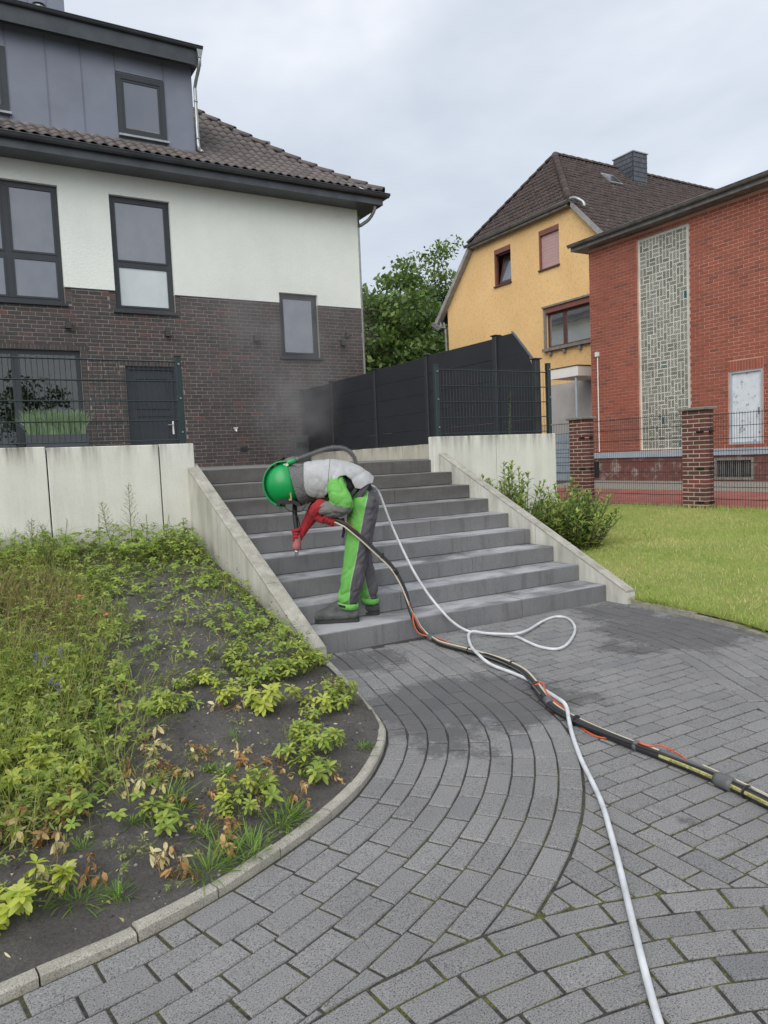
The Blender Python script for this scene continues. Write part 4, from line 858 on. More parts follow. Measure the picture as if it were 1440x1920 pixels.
v = MB(); v.prism([(17.2, RYc+(RYc-yb), zb+.02), (17.2, RYc+(RYc-yb)+.12, zb-.08), (17.2, RYc+(RYc-yb)-.35, zb-.38), (17.2, RYc+(RYc-yb)-.62, zb-.30)], (.3, 0, 0)); recalc(v.build('eaves_box', 'old_zinc', yh))
p = MB(); p.tube(spline([(17.2, 17.2, EZ-.02), (17.22, 17.0, EZ-.06), (17.3, 16.75, EZ-.25), (17.32, 16.72, EZ-.4)], .05), .05); p.build('spout', 'galvanised', yh, True)
p = MB(); p.tube(spline([(17.4, 24.75, 6.85), (17.4, 24.6, 6.5), (17.42, 24.42, 6.35), (17.42, 24.40, .5)], .1), .05); p.build('downpipe', 'old_zinc', yh, True)
# slate-hung chimney and roof light
cx0, cx1, cy0, cy1 = 22.35, 23.1, 19.13, 20.05
c = MB(); c.box(cx0, cx1, cy0, cy1, 10.5, 12.30); ch = c.build('chimney', 'slate', yh); c = MB(); c.box(cx0-.04, cx1+.04, cy0-.04, cy1+.04, 12.30, 12.34); c.build('chimney_cap', 'galvanised', ch)
for fc, u0, u1 in ((Facade((cx0, 0, 0), (0, -1, 0), (-1, 0, 0)), -cy1, -cy0), (Facade((0, cy0, 0), (1, 0, 0), (0, -1, 0)), cx0, cx1)):
    for r in range(9):
        z0 = 10.75+r*.172; k = 0; off = (r % 2)*.09; x = u0-off
        while x < u1:
            a, b = max(x, u0), min(x+.18, u1); x += .18
            if b-a < .03: continue
            m = MB(); m.add([fc.p(a+.004,z0,.022), fc.p(b-.004,z0+.012,.022), fc.p(b-.004,z0+.19,.006), fc.p(a+.004,z0+.19,.006), fc.p(a+.004,z0,.004), fc.p(b-.004,z0+.012,.004)], [(0, 1, 2, 3), (4, 5, 1, 0)]); m.build('slate', 'slate', ch)
f = MB(); f.prism([(cx0-.12, cy0-.12, 10.98), (cx1+.1, cy0-.12, 10.98), (cx1+.1, cy0-.02, 11.12), (cx0-.12, cy0-.02, 11.12)], (0, 0, .03)); f.prism([(cx0-.14, cy0-.1, 11.0), (cx0-.02, cy0-.1, 11.0), (cx0-.02, cy1-.1, 12.0), (cx0-.14, cy1-.1, 12.0)], (0, 0, .035)); recalc(f.build('chimney_flashing', 'galvanised', ch))
n_ = Vector((0, -sl_, 1)).normalized(); zr = lambda y: RZ-sl_*(RYc-y)
f = MB(); f.prism([Vector((20.65, 18.72, zr(18.72)))+n_*.05, Vector((21.3, 18.72, zr(18.72)))+n_*.05, Vector((21.3, 19.2, zr(19.2)))+n_*.05, Vector((20.65, 19.2, zr(19.2)))+n_*.05], n_*.05); sk = recalc(f.build('roof_light', 'galvanised', rs)); f = MB(); f.prism([Vector((20.72, 18.80, zr(18.80)))+n_*.102, Vector((21.23, 18.80, zr(18.80)))+n_*.102, Vector((21.23, 19.13, zr(19.13)))+n_*.102, Vector((20.72, 19.13, zr(19.13)))+n_*.102], n_*.01); recalc(f.build('roof_glass', 'dark_glass', yh))

# ------------------------------------------------------------------ fences
fence = empty('panel_fence', (7.25, 12, 1.6), 0, 'black slatted privacy fence on the terrace with a slanting end panel', 'fence')
FY = [16.08, 14.51, 12.60, 10.76, 8.86, 7.99]
ft = lambda y: 3.155+.09*(16.08-y)/8
for i, (a, b) in enumerate(zip(FY[:-1], FY[1:])):
    top = ft((a+b)/2); z = 1.72; lo = 1.63
    for k in range(5):
        h = (top-lo)/5; z0, z1 = lo+k*h+.0015, lo+(k+1)*h-.0005; m = MB()
        if i < 4: m.bbox(7.238, 7.262, b+.045, a-.045, z0, z1, .004)
        else:      # end panel: boards cut to a slope
            cut = lambda z: 8.03+max(0, (z-2.78))*.95
            ya = max(cut(z0), 8.03); yb2 = max(cut(z1), 8.03); m.prism([(7.238, ya, z0), (7.238, a-.045, z0), (7.238, a-.045, z1), (7.238, yb2, z1)], (.024, 0, 0))
        bd_ = recalc(m.build('board', 'fence_board', fence))
m = MB(); m.prism([(7.228, 8.03, 2.80), (7.228, 8.03+.47*.95, 3.27), (7.228, 8.03+.47*.95, 3.255), (7.228, 8.03, 2.77)], (.044, 0, 0)); recalc(m.build('end_trim', 'dark_fascia', fence))
for i, y in enumerate(FY):
    top = ft(y)+.02 if i < 5 else 2.79; m = MB(); m.bbox(7.205, 7.295, y-.045, y+.045, 1.60, top, .006); p = m.build('post', 'fence_post', fence); m = MB(); m.bbox(7.185, 7.315, y-.065, y+.065, top, top+.018, .005); m.build('post_cap', 'fence_post', p)
def mesh_fence(name, loc, label, P0, P1, z0, z1, nh, dv, posts, mat, rv=.0027, rh=.0034, spike=.03, double=True, dz=0.0, group=None):
    r = empty(name, loc, 0, label, 'fence', group); a, b = Vector(P0), Vector(P1); L_ = (b-a).length; u = (b-a)/L_; n = Vector((-u.y, u.x, 0)); m = MB()
    k = int(L_/dv)
    for i in range(k+1): q = a+u*(i*L_/k); m.tube([(q.x, q.y, z0-.01), (q.x, q.y, z1+spike)], rv, 4, False)
    m.build('vertical_wires', mat, r).data; r.children[0]['kind'] = 'stuff'
    for i in range(nh):
        z = z0+(z1-z0)*i/(nh-1); m = MB()
        for s_ in ((1, -1) if double else (1,)): m.tube([a+n*(s_*(rv+rh))+Vector((0, 0, z-a.z)), b+n*(s_*(rv+rh))+Vector((0, 0, z-a.z))], rh, 5, False)
        m.build('rail', mat, r)
    for (p, za, zb_) in posts:
        m = MB(); m.bbox(p[0]-.03, p[0]+.03, p[1]-.02, p[1]+.04, za, zb_, .004); q = m.build('post', mat, r); m = MB(); m.bbox(p[0]-.033, p[0]+.033, p[1]-.023, p[1]+.043, zb_, zb_+.012, .003); m.build('post_cap', mat, q)
        for k_ in range(3): m = MB(); m.tube([(p[0], p[1]-.022, za+.12+k_*(zb_-za-.2)/2), (p[0], p[1]-.036, za+.12+k_*(zb_-za-.2)/2)], .010, 8); m.build('clamp', 'galvanised', q)
    return r
mesh_fence('mesh_fence', (0, 7.8, 1.74), 'dark green wire mesh fence on the wall in front of the house', (-2.4, 7.80, 1.0), (2.10, 7.80, 1.0), 1.775, 2.59, 5, .05, [((2.10, 7.80), 1.735, 2.645)], 'green_steel', .0032, .0068)
mesh_fence('mesh_fence', (6.4, 7.91, 1.74), 'dark green wire mesh fence on the short wall in front of the black boards', (5.47, 7.90, 1.0), (7.40, 7.90, 1.0), 1.77, 2.60, 5, .05, [((5.46, 7.90), 1.735, 2.655), ((7.40, 7.90), 1.735, 2.72)], 'green_steel', .0030, .0060)
PX = 11.5
def pillar(y, zb, label):
    r = empty('brick_pillar', (PX, y, zb), 0, label, 'pillar', 'brick pillars of the side fence'); m = MB(); x0, x1, y0, y1 = PX, PX+.24, y-.24, y+.24; ht = 23*.0775; m.box(x0+.005, x1-.005, y0+.005, y1-.005, zb-.2, zb+ht); m.build('core', 'pale_mortar', r)
    for c in range(23):
        z0, z1 = zb+c*.0775+.0075, zb+(c+1)*.0775-.0075
        cuts = [y0, y0+.24, y1] if c % 2 else [y0, y0+.12, y0+.36, y1]
        for a, b in zip(cuts[:-1], cuts[1:]): j = random.uniform(-.003, .003); q = MB(); q.bbox(x0+j, x1+j, a+(.007 if a > y0 else 0), b-(.007 if b < y1 else 0), z0, z1, .004); q.build('brick', 'pillar_brick', r)
    q = MB(); q.bbox(x0-.05, x1+.05, y0-.05, y1+.05, zb+ht, zb+ht+.05, .008); q.build('cap_stone', 'cap_stone', r)
    for z in (.12, .72, 1.38):
        for s_ in (-1,): q = MB(); q.box(x0+.10, x0+.16, y0-.075, y0-.006, zb+z, zb+z+.03); q.build('bracket', 'black_plastic', r)
        q = MB(); q.box(x0-.016, x0-.006, y0+.02, y0+.17, zb+z, zb+z+.03); q.build('bracket', 'black_plastic', r)
pillar(8.60, .312, 'brick fence pillar beside the lawn, in front of the pale door'); pillar(11.45, .33, 'brick fence pillar half hidden by the laurel bushes'); 
def side(y0, y1, label, zz): mesh_fence('mesh_fence', (PX+.13, (y0+y1)/2, .35), label, (PX+.13, y0, 1.0), (PX+.13, y1, 1.0), zz, zz+1.70, 9, .05, [], 'mesh_steel', .0040, .0055, .03, True)
side(11.19, 8.86, 'rusty wire mesh panel between the two brick pillars', .345); side(8.34, 5.6, 'rusty wire mesh panel in front of the cellar vent', .29); side(14.2, 11.7, 'rusty wire mesh panel behind the short concrete wall', .35)

# ------------------------------------------------------------------ small things on the terrace
p = empty('planter', (1.72, 15.25, TOP), 0, 'grey trough planter of ornamental grass at the terrace window', 'planter'); m = MB(); m.prism([(1.22,15.05,TOP),(2.22,15.05,TOP),(2.26,15.05,2.19),(1.18,15.05,2.19)], (0, .4, 0)); recalc(m.build('trough', 'planter_grey', p))
vs = []; fs = []; rd = []
for k in range(900):
    x, y = random.uniform(1.22, 2.2), random.uniform(15.08, 15.42); h = random.uniform(.35, .62); dx, dy = random.gauss(0, .10)+(x-1.7)*.12, random.gauss(0, .08); w = random.uniform(.006, .011); b = len(vs)
    for t_ in (0, .5, 1.0): ww_ = w*(1-t_*.85); cx_, cy_ = x+dx*t_*t_, y+dy*t_*t_; vs += [(cx_-ww_, cy_, 2.15+h*t_*(1-.12*t_)), (cx_+ww_, cy_, 2.15+h*t_*(1-.12*t_))]
    fs += [(b, b+1, b+3, b+2), (b+2, b+3, b+5, b+4)]; c = random.random(); rd += [c, c]
tag(np_mesh('grass', vs, fs, rd, 'planter_grass', p), kind='stuff')
lb = empty('letterbox', (7.0, 15.9, TOP), 0, 'dark metal letterbox pillar at the far end of the black fence', 'letterbox'); m = MB(); m.bbox(6.78, 7.12, 15.6, 15.85, TOP, 2.05, .01); m.build('box', 'planter_grey', lb); m = MB(); m.box(6.82, 7.08, 15.585, 15.598, 1.80, 1.93); m.build('flap', 'black_plastic', lb); m = MB(); m.bbox(6.77, 7.13, 15.59, 15.86, 2.052, 2.068, .004); m.build('lid', 'galvanised', lb)

# ------------------------------------------------------------------ plants
LT = np.array([(0,0,0),(.45,0,0),(.78,0,0),(1,0,0),(.45,.5,.10),(.45,-.5,.10),(.80,.40,.09),(.80,-.40,.09)], float)
LFc = np.array([(0,1,4),(0,5,1),(4,1,2),(4,2,6),(1,5,7),(1,7,2),(6,2,3),(2,7,3)])
class Foliage:
    def __init__(s): s.p = []; s.d = []; s.n = []; s.l = []; s.w = []; s.r = []; s.k = []
    def leaf(s, p, d, n, l, w, r=None, droop=.15):
        s.p.append(p); s.d.append(d); s.n.append(n); s.l.append(l); s.w.append(w); s.r.append(random.random() if r is None else r); s.k.append(droop)
    def arrays(s):
        P, D, Nn = np.array(s.p, float), np.array(s.d, float), np.array(s.n, float); D /= np.linalg.norm(D, axis=1)[:, None]+1e-9
        B = np.cross(Nn, D); B /= np.linalg.norm(B, axis=1)[:, None]+1e-9; Nn = np.cross(D, B); Lg, Wd, K = np.array(s.l), np.array(s.w), np.array(s.k)
        V = P[:, None]+D[:, None]*(LT[None, :, 0:1]*Lg[:, None, None])+B[:, None]*(LT[None, :, 1:2]*Wd[:, None, None])+Nn[:, None]*((LT[None, :, 2:3]*Wd[:, None, None]*1.6)-(LT[None, :, 0:1]**2)*(K*Lg)[:, None, None])
        F = (LFc[None]+np.arange(len(P))[:, None, None]*8).reshape(-1, 3); return V.reshape(-1, 3), F, np.repeat(np.array(s.r), 8)
    def build(s, name, mat, parent=None):
        V, F, R = s.arrays(); return np_mesh(name, V, F, R, mat, parent)
def rv(a): return Vector((random.gauss(0, a), random.gauss(0, a), random.gauss(0, a)))
def whorl(fo, c, axis, n, l, w, el, r0=None, droop=.3, j=.25):
    axis = Vector(axis).normalized(); x = axis.orthogonal().normalized(); y = axis.cross(x); a0 = random.random()*6.28
    for k in range(n):
        a = a0+6.283*k/n+random.gauss(0, .18); e = el+random.gauss(0, j); h = x*math.cos(a)+y*math.sin(a); d = h*math.cos(e)+axis*math.sin(e); nn = axis*math.cos(e)-h*math.sin(e)
        s = random.uniform(.75, 1.1); fo.leaf(c, d, nn, l*s, w*s, None if r0 is None else min(1, max(0, r0+random.gauss(0, .15))), droop)
def blades(fo, c, n, L, spread=.5, w=.006, droop=.5, out=.02):
    for _ in range(n):
        a = random.random()*6.283; h = Vector((math.cos(a), math.sin(a), 0)); e = random.uniform(.35, 1.35) if spread > .4 else random.uniform(.9, 1.5)
        d = h*math.cos(e)+Vector((0, 0, math.sin(e))); nn = Vector((0, 0, 1))*math.cos(e)-h*math.sin(e); fo.leaf(Vector(c)+h*random.random()*out, d, nn, L*random.uniform(.5, 1.15), w, None, random.uniform(.1, droop))
def stemmesh(mb, a, b, r=.0025, bend=.02):
    a, b = Vector(a), Vector(b); m = (a+b)/2+rv(bend); mb.tube([a, m, b], [r, r*.9, r*.7], 4, False)
def leafy(name, x, y, sc, mat, label, group=None, n=None, ll=.044, z=None):
    fo = Foliage(); st = MB(); g = soil_surf(x, y) if z is None else z; n = n or random.randint(6, 11)
    for k in range(n):
        a = random.random()*6.28; r_ = math.sqrt(random.random())*.085*sc; b = Vector((x+math.cos(a)*r_*.4, y+math.sin(a)*r_*.4, g-.01)); h = random.uniform(.05, .125)*sc
        t = Vector((x+math.cos(a)*r_*1.5, y+math.sin(a)*r_*1.5, g+h)); stemmesh(st, b, t, .0028*sc); ax = (t-b).normalized()+Vector((0, 0, .8))
        whorl(fo, t, ax, random.randint(5, 7), ll*sc, ll*.45*sc, .38); whorl(fo, t-Vector((0, 0, .012*sc)), ax, random.randint(4, 6), ll*1.1*sc, ll*.5*sc, .02)
        if random.random() < .7: whorl(fo, b.lerp(t, .6), ax, 3, ll*.9*sc, ll*.42*sc, .0)
    r = empty(name, (x, y, g), 0, label, 'plant', group); fo.build('leaves', mat, r); tag(st.build('stems', 'stem', r)); return r
def dried(x, y, sc, label, group, pale=False):
    fo = Foliage(); st = MB(); g = soil_surf(x, y)
    for k in range(random.randint(4, 7)):
        a = random.random()*6.28; L_ = random.uniform(.03, .12)*sc; b = Vector((x+random.gauss(0, .015), y+random.gauss(0, .015), g)); t = Vector((x+math.cos(a)*L_, y+math.sin(a)*L_, soil_surf(x+math.cos(a)*L_, y+math.sin(a)*L_)+random.uniform(.012, .06)*sc)); stemmesh(st, b, t, .002*sc)
        for q in range(random.randint(4, 8)):
            d = Vector((math.cos(a), math.sin(a), 0))*random.uniform(.2, 1)+rv(.5)+Vector((0, 0, -.45)); fo.leaf(t+rv(.006), d, Vector((0, 0, 1))+rv(.5), random.uniform(.025, .052)*sc, random.uniform(.010, .022)*sc, None, random.uniform(.1, .9))
    r = empty('withered_plant', (x, y, g), 0, label, 'plant', group); fo.build('leaves', 'leaf_pale' if pale else 'leaf_dry', r); st.build('stems', 'dry_stem', r); return r
def tuft(x, y, sc, label, group, mat='tuft_green', n=60, fine=False):
    fo = Foliage(); g = soil_surf(x, y)
    for k in range(3): blades(fo, (x+random.gauss(0, .022*sc), y+random.gauss(0, .022*sc), g-.004), n//3, .085*sc if not fine else .06*sc, 1, .0042 if not fine else .0028, .7 if not fine else .25, .03*sc)
    return tag(fo.build('grass_tuft', mat), label, 'grass tuft', group)
P = {
'bright':[(0.11,2.60,.95),(-.01,2.60,.9),(0.19,3.46,.95),(0.31,3.36,.8),(1.40,3.76,1.15),(0.12,3.61,0.90)],
'mid':[(1.20,3.85,1.00),(1.66,3.66,1.10),(1.77,3.62,1.00),(1.43,3.33,0.90),(1.47,3.24,0.90),(1.29,3.18,0.80),(1.30,2.99,1.00),(1.02,2.86,1.10),(0.90,2.96,0.80),(0.90,2.84,0.70),(1.76,4.18,1.10),(1.64,4.09,1.00),(1.89,4.23,1.00),(2.00,4.36,0.60),(1.52,4.10,1.00),(1.39,4.02,0.90),(1.16,4.20,0.80),(1.05,4.13,0.70),(0.92,3.96,0.90),(0.86,3.88,0.70),(0.57,2.86,0.90),(1.21,4.10,0.70),(1.97,3.97,0.50),(1.41,4.26,1.00),(1.41,4.51,1.00),(1.84,3.78,0.80),(1.56,3.52,0.7)],
'dry':[(0.69,3.55,1.10),(0.70,3.43,0.90),(0.60,3.37,1.00),(0.57,3.28,0.80),(0.85,3.27,0.80),(0.89,3.35,0.70),(1.06,3.29,0.90),(1.10,3.20,0.80),(1.19,3.14,0.70),(1.13,3.06,0.60),(0.77,2.78,1.00),(0.76,2.67,0.70),(0.52,2.61,0.90),(0.59,2.59,0.80),(0.26,3.06,1.10),(0.15,3.07,1.20),(0.21,3.12,1.00),(0.28,2.71,0.90),(0.19,2.80,1.00),(0.88,3.11,0.80),(0.76,3.02,0.80),(0.99,2.93,0.70),(1.38,2.97,0.50),(0.71,3.28,0.70),(0.64,4.06,1.00),(0.72,4.32,0.90),(1.16,2.85,0.80),(0.60,3.19,0.90),(0.33,3.35,1.00),(1.15,3.8,.9),(1.9,3.95,.6)],
'tuft':[(1.10,3.47,1.0),(0.28,2.90,1.0),(0.19,2.74,0.80),(0.69,3.08,1.30),(0.70,2.97,1.00),(0.25,2.62,1.20),(1.68,3.18,0.60),(0.37,2.54,0.80),(0.90,3.25,0.50),(0.71,2.74,0.80),(0.33,3.23,1.00),(0.51,2.97,0.60),(1.96,4.02,0.40),(0.95,3.20,0.60)],
'kerb':[(0.78,2.57,1.1),(0.87,2.60,1.1),(0.70,2.53,1.0),(1.03,2.70,1.0),(1.10,2.75,0.9)],
'seed':[(0.45,2.60,0.70),(0.52,2.49,0.50),(0.97,2.62,0.40),(0.52,3.31,0.80),(0.48,3.20,0.80),(0.07,2.76,0.80),(0.37,2.96,0.70),(0.39,2.83,0.50),(0.80,3.29,0.40),(0.44,2.75,0.40),(0.81,2.82,0.50),(1.03,2.78,0.50),(0.06,2.90,0.70),(1.55,3.3,.5),(1.2,3.35,.4)]}
BL = ['lime-green leafy plant at the very bottom of the bed, right of its twin', 'lime-green leafy plant at the bottom left corner, cut by the picture edge', 'largest lime-green plant at the lower edge of the weeds', 'lime-green leafy plant just below the large one beside the weeds', 'yellow-green leafy clump in the middle of the bare soil', 'lime-green leafy plant at the left picture edge among weeds']
for (x, y, s), l in zip(P['bright'], BL): leafy('leafy_plant', x, y, s*1.05, 'leaf_lime', l, 'lime-green leafy plants', 9, .048)
def where(x, y):
    k = y-kerb_y(x)
    if k < .32: return 'just inside the edging stones'
    if x > 1.45: return 'between the edging and the stair wall' if y > 3.9 else 'near the bend of the edging'
    if x < .45: return 'at the left edge of the bare soil'
    if y > 3.9: return 'below the weeds in the upper bed'
    return 'in the middle of the bare soil' if x > .95 else 'in the left half of the bare soil'
for i, (x, y, s) in enumerate(P['mid']):
    lab, grp = ('green whorled leafy plant '+where(x, y), 'green leafy plants on the bare soil') if i not in (10, 3) else (('dense fresh green plant beside the lower end of the stair wall', 'green leafy plants on the bare soil') if i == 10 else ('small upright green plant close to the bend of the edging', 'green leafy plants on the bare soil'))
    leafy('leafy_plant', x, y, s, 'leaf_lime' if i in (0, 1, 8, 12, 16) else 'leaf_fresh', ('yellowish '+lab) if i in (0, 1, 8, 12, 16) else lab, grp)
for i, (x, y, s) in enumerate(P['dry']):
    pale = i in (0, 1, 4, 6, 24, 29) or i % 3 == 0; lab = {14: 'withered brown stalk lying flat near the left picture edge', 12: 'orange-brown withered plant nearest the edging stones', 0: 'cream-coloured withered plant uppermost on the bare soil'}.get(i, ('shrivelled cream-leaved plant ' if pale else 'shrivelled brown plant ')+where(x, y))
    dried(x, y, s, lab, 'withered plants in the bed', pale)
for i, (x, y, s) in enumerate(P['tuft']): tuft(x, y, s, 'small green grass tuft '+where(x, y) if i else 'bright green feathery tuft above the withered plants', 'grass tufts on the soil', n=66, fine=i in (0, 1))
for i, (x, y, s) in enumerate(P['kerb']): tuft(x, y, s*1.15, 'green grass tuft leaning over the edging stones', 'grass tufts along the edging', n=80)
for x, y, s in P['seed']: leafy('seedling', x, y, s*.75, 'weed_leaf', 'tiny green seedling on the bare soil', 'seedlings on the soil', 2, .036)
# dense ground cover below the wall and on the left of the bed: nobody could count it
def cover(x, y):
    """how thickly the bed is overgrown"""
    left = 1/(1+math.exp((x-(.42+.20*(y-3.3)))*9)) * (1 if y > 3.15 else max(0, (y-2.85)/.3)*.6); top = 1/(1+math.exp(-(y-6.75)*5)); mid = .13*(1 if y > 4.6 else 0); side = .35/(1+math.exp(-(x-1.55)*6))*(1 if 4.3 < y < 6.5 else 0)
    return min(1, max(left, top, mid, side))*(.55+.9*max(0, noise.noise((x*1.7, y*1.7, 3))+.35))
fg = Foliage(); fw = Foliage(); fgr = Foliage(); fdr = Foliage(); fdry = Foliage(); st = MB(); n = 0
for _ in range(27000):
    x = random.uniform(-1.5, 2.06); y = random.uniform(2.9, 7.7)
    if y < kerb_y(x)+.1 or random.random() > cover(x, y): continue
    z = soil_surf(x, y); u = random.random(); tall = .6+.5*(y > 6.9)
    dryzone = x < .75 and 4.9 < y < 6.6; n += 1
    if u < .34 and not (dryzone and random.random() < .7): whorl(fg, Vector((x, y, z+random.uniform(.03, .15)*tall*(1.5 if y > 6.9 else 1))), Vector((random.gauss(0, .25), random.gauss(0, .25)-.15, 1)), random.randint(5, 7), random.uniform(.030, .052), .015+.010*random.random(), .25, random.random()*.9)
    elif u < .62:
        h = random.uniform(.05, .2); p0 = Vector((x, y, z)); p1 = p0+Vector((random.gauss(0, .04), random.gauss(0, .04), h))
        for k in range(random.randint(5, 9)): t = k/8+.1; a = k*2.4; whorl(fw, p0.lerp(p1, t), p1-p0, 1, random.uniform(.02, .04), .011, .5, None, .3)
    elif u < .86: blades(fgr if not dryzone else fdr, (x, y, z), random.randint(4, 9), random.uniform(.10, .26) if x < .9 else .10, .5, random.uniform(.0022, .0045), .8, .03)
    else: blades(fdr if (dryzone or random.random() < .25) else fgr, (x, y, z), 5, random.uniform(.20, .46) if x < .8 else .12, .2, .0022, .35, .02)
for _ in range(95):      # feathery weeds between the plants on the bare soil
    x = random.uniform(.15, 1.95); y = random.uniform(2.5, 4.7)
    if y < kerb_y(x)+.12: continue
    for k in range(random.randint(4, 16)):
        px_, py_ = x+random.gauss(0, .035), y+random.gauss(0, .035); p0 = Vector((px_, py_, soil_surf(px_, py_))); h = random.uniform(.02, .06); d = Vector((random.gauss(0, .4), random.gauss(0, .4), 1))
        for q in range(7): whorl(fw if k % 3 else fgr, p0+d*h*q/7, d, 1, random.uniform(.012, .026), .004, .5, None, .3)
for fo, nm, mt in ((fg, 'ground_cover', 'leaf_green'), (fw, 'weeds', 'weed_leaf'), (fgr, 'wild_grass', 'grass_green'), (fdr, 'dry_grass', 'grass_dry')): tag(fo.build(nm, mt), kind='stuff')
# fresh pale tips over the cover
ft_ = Foliage()
for _ in range(1900):
    x = random.uniform(-1.4, 2.0); y = random.uniform(3.0, 7.6)
    if random.random() < cover(x, y)*1.2: whorl(ft_, Vector((x, y, soil_surf(x, y)+random.uniform(.08, .17))), Vector((random.gauss(0, .2), random.gauss(0, .2), 1)), 6, random.uniform(.032, .05), .020, .3)
tag(ft_.build('fresh_shoots', 'leaf_fresh'), kind='stuff')
# litter, pebbles
fl = Foliage()
for _ in range(620):
    x = random.uniform(-.3, 2.05); y = random.uniform(2.4, 6.8)
    if y > kerb_y(x)+.08: fl.leaf((x, y, soil_surf(x, y)+.004), (random.gauss(0, 1), random.gauss(0, 1), .1), (random.gauss(0, .4), random.gauss(0, .4), 1), random.uniform(.012, .034), random.uniform(.006, .015), None, .4)
tag(fl.build('leaf_litter', 'leaf_pale'), kind='stuff')
vs = []; fs = []
ico = bmesh.new(); bmesh.ops.create_icosphere(ico, subdivisions=1, radius=1); iv = np.array([v.co[:] for v in ico.verts]); ifc = np.array([[v.index for v in f.verts] for f in ico.faces]); ico.free()
for _ in range(2600):
    x = random.uniform(-.6, 2.05); y = random.uniform(2.3, 5.6)
    if y < kerb_y(x)+.06: continue
    r_ = random.choice([.002, .003, .003, .004, .006, .009]); fs.append(ifc+len(vs)*12); vs.append(iv*np.array([r_, r_*random.uniform(.7, 1.2), r_*.7])+np.array([x, y, soil_surf(x, y)+r_*.2]))
pv = np.concatenate(vs); pf = np.concatenate(fs); half = len(fs)//3*20
tag(np_mesh('soil_crumbs', pv, pf[half:], None, 'soil'), kind='stuff'); tag(np_mesh('pebbles', pv[:half//20*12], pf[:half], None, 'pebble'), kind='stuff')
# tall weeds standing against the wall
TW = [(0.76,7.25,.40,'g'),(1.28,7.40,.52,'s'),(1.43,7.35,.68,'s'),(1.14,7.36,.42,'g'),(1.70,7.23,.40,'g'),(1.93,7.30,.34,'g'),(0.53,7.24,.42,'s'),(0.38,7.15,.38,'g'),(1.56,7.42,.36,'g'),(.62,6.9,.45,'s')]
for i, (x, y, h, kd) in enumerate(TW):
    fo = Foliage(); stm = MB(); z = soil_surf(x, y); b = Vector((x, y, z)); t = b+Vector((random.gauss(0, .05), random.gauss(0, .03), h)); stm.tube([b, b.lerp(t, .5)+rv(.012), t], [.004, .003, .0015], 4, False)
    if kd == 's':
        for k in range(46): q = .3+.7*k/46; a = k*2.4; L_ = (1-q)*.14+.025; e = Vector((math.cos(a), math.sin(a), .8)).normalized(); p0 = b.lerp(t, q); stm.tube([p0, p0+e*L_], .0011, 3, False); [fo.leaf(p0+e*L_*m_, e+rv(.5), Vector((0, 0, 1))+rv(.4), random.uniform(.012, .026), .006) for m_ in (.35, .6, .8, 1)]
    else:
        for k in range(5): q = .2+.12*k; a = random.random()*6.28; fo.leaf(b.lerp(t, q), Vector((math.cos(a), math.sin(a), .9)), Vector((0, 0, 1)), random.uniform(.10, .2), .008, None, .6)
        for k in range(26): fo.leaf(t-Vector((0, 0, .10*k/26)), Vector((random.gauss(0, .5), random.gauss(0, .5), 1)), Vector((1, 0, 0)), .022, .006)
    r_ = empty('tall_weed', (x, y, z), 0, {2: 'tallest feathery weed in front of the pale wall', 1: 'feathery weed left of the tallest one by the wall'}.get(i, 'thin tall weed standing in front of the pale panel wall'), 'weed', 'tall weeds in front of the wall'); fo.build('leaves', 'weed_leaf', r_); stm.build('stem', 'stem', r_)
fv = Foliage()
for x, y in ((.30,4.30),(.34,4.22),(.42,4.28),(.33,3.9),(.35,3.84),(.12,4.5)):
    z = soil_surf(x, y)+.22
    for k in range(16): fv.leaf((x+random.gauss(0, .006), y+random.gauss(0, .006), z+k*.004), (random.gauss(0, 1), random.gauss(0, 1), .6), (0, 0, 1), .014, .008)
tag(fv.build('violet_flowers', 'petal_violet'), kind='stuff')
for x, y, z, lab in ((.70,5.55,.30,'pale orange poppy standing above the weeds'),(.80,5.15,.24,'coral red poppy lowest among the weeds')):
    fo = Foliage(); c = Vector((x, y, soil_surf(x, y)+z*.6)); whorl(fo, c, (0, -.4, 1), 6, .024, .022, .3, None, -.3); f_ = empty('poppy', (x, y, soil_surf(x, y)), 0, lab, 'flower'); fo.build('petals', 'petal_coral', f_); s_ = MB(); stemmesh(s_, (x, y, soil_surf(x, y)), c, .0018); s_.build('stem', 'stem', f_)
# moss and grit in the joints of the foreground paving
# lawn blades
NB = 110000; X = RNG.uniform(5.3, 11.6, NB); Y = RNG.uniform(2.6, 13.0, NB); keep = RNG.random(NB) < np.clip(1.25-(np.hypot(X, Y)-5.5)*.07, .3, 1); X, Y = X[keep], Y[keep]
edge = np.array([lawn_x0(y)+.045 for y in Y]); k = X > edge; X, Y, edge = X[k], Y[k], edge[k]
Z = np.array([lawn_z(x, y) for x, y in zip(X, Y)]); Hh = RNG.uniform(.022, .045, len(X))*(1+1.6*np.exp(-(X-edge)/.07)+1.3*(X > 11.35)); A = RNG.uniform(0, 6.28, len(X)); Wb = RNG.uniform(.0025, .005, len(X))
b = np.stack([X, Y, Z], 1); s_ = np.stack([np.cos(A)*Wb, np.sin(A)*Wb, 0*X], 1); tpv = b+np.stack([RNG.normal(0, .014, len(X)), RNG.normal(0, .014, len(X)), Hh], 1)
V = np.stack([b-s_, b+s_, tpv], 1).reshape(-1, 3); patch = np.array([noise.noise((x*.55, y*.55, 7)) for x, y in zip(X, Y)]); tag(np_mesh('lawn_grass', V, np.arange(len(V)).reshape(-1, 3), np.clip(.45+patch*.55+RNG.normal(0, .14, len(X)), 0, .98), 'lawn_grass'), kind='stuff')
fo = Foliage()
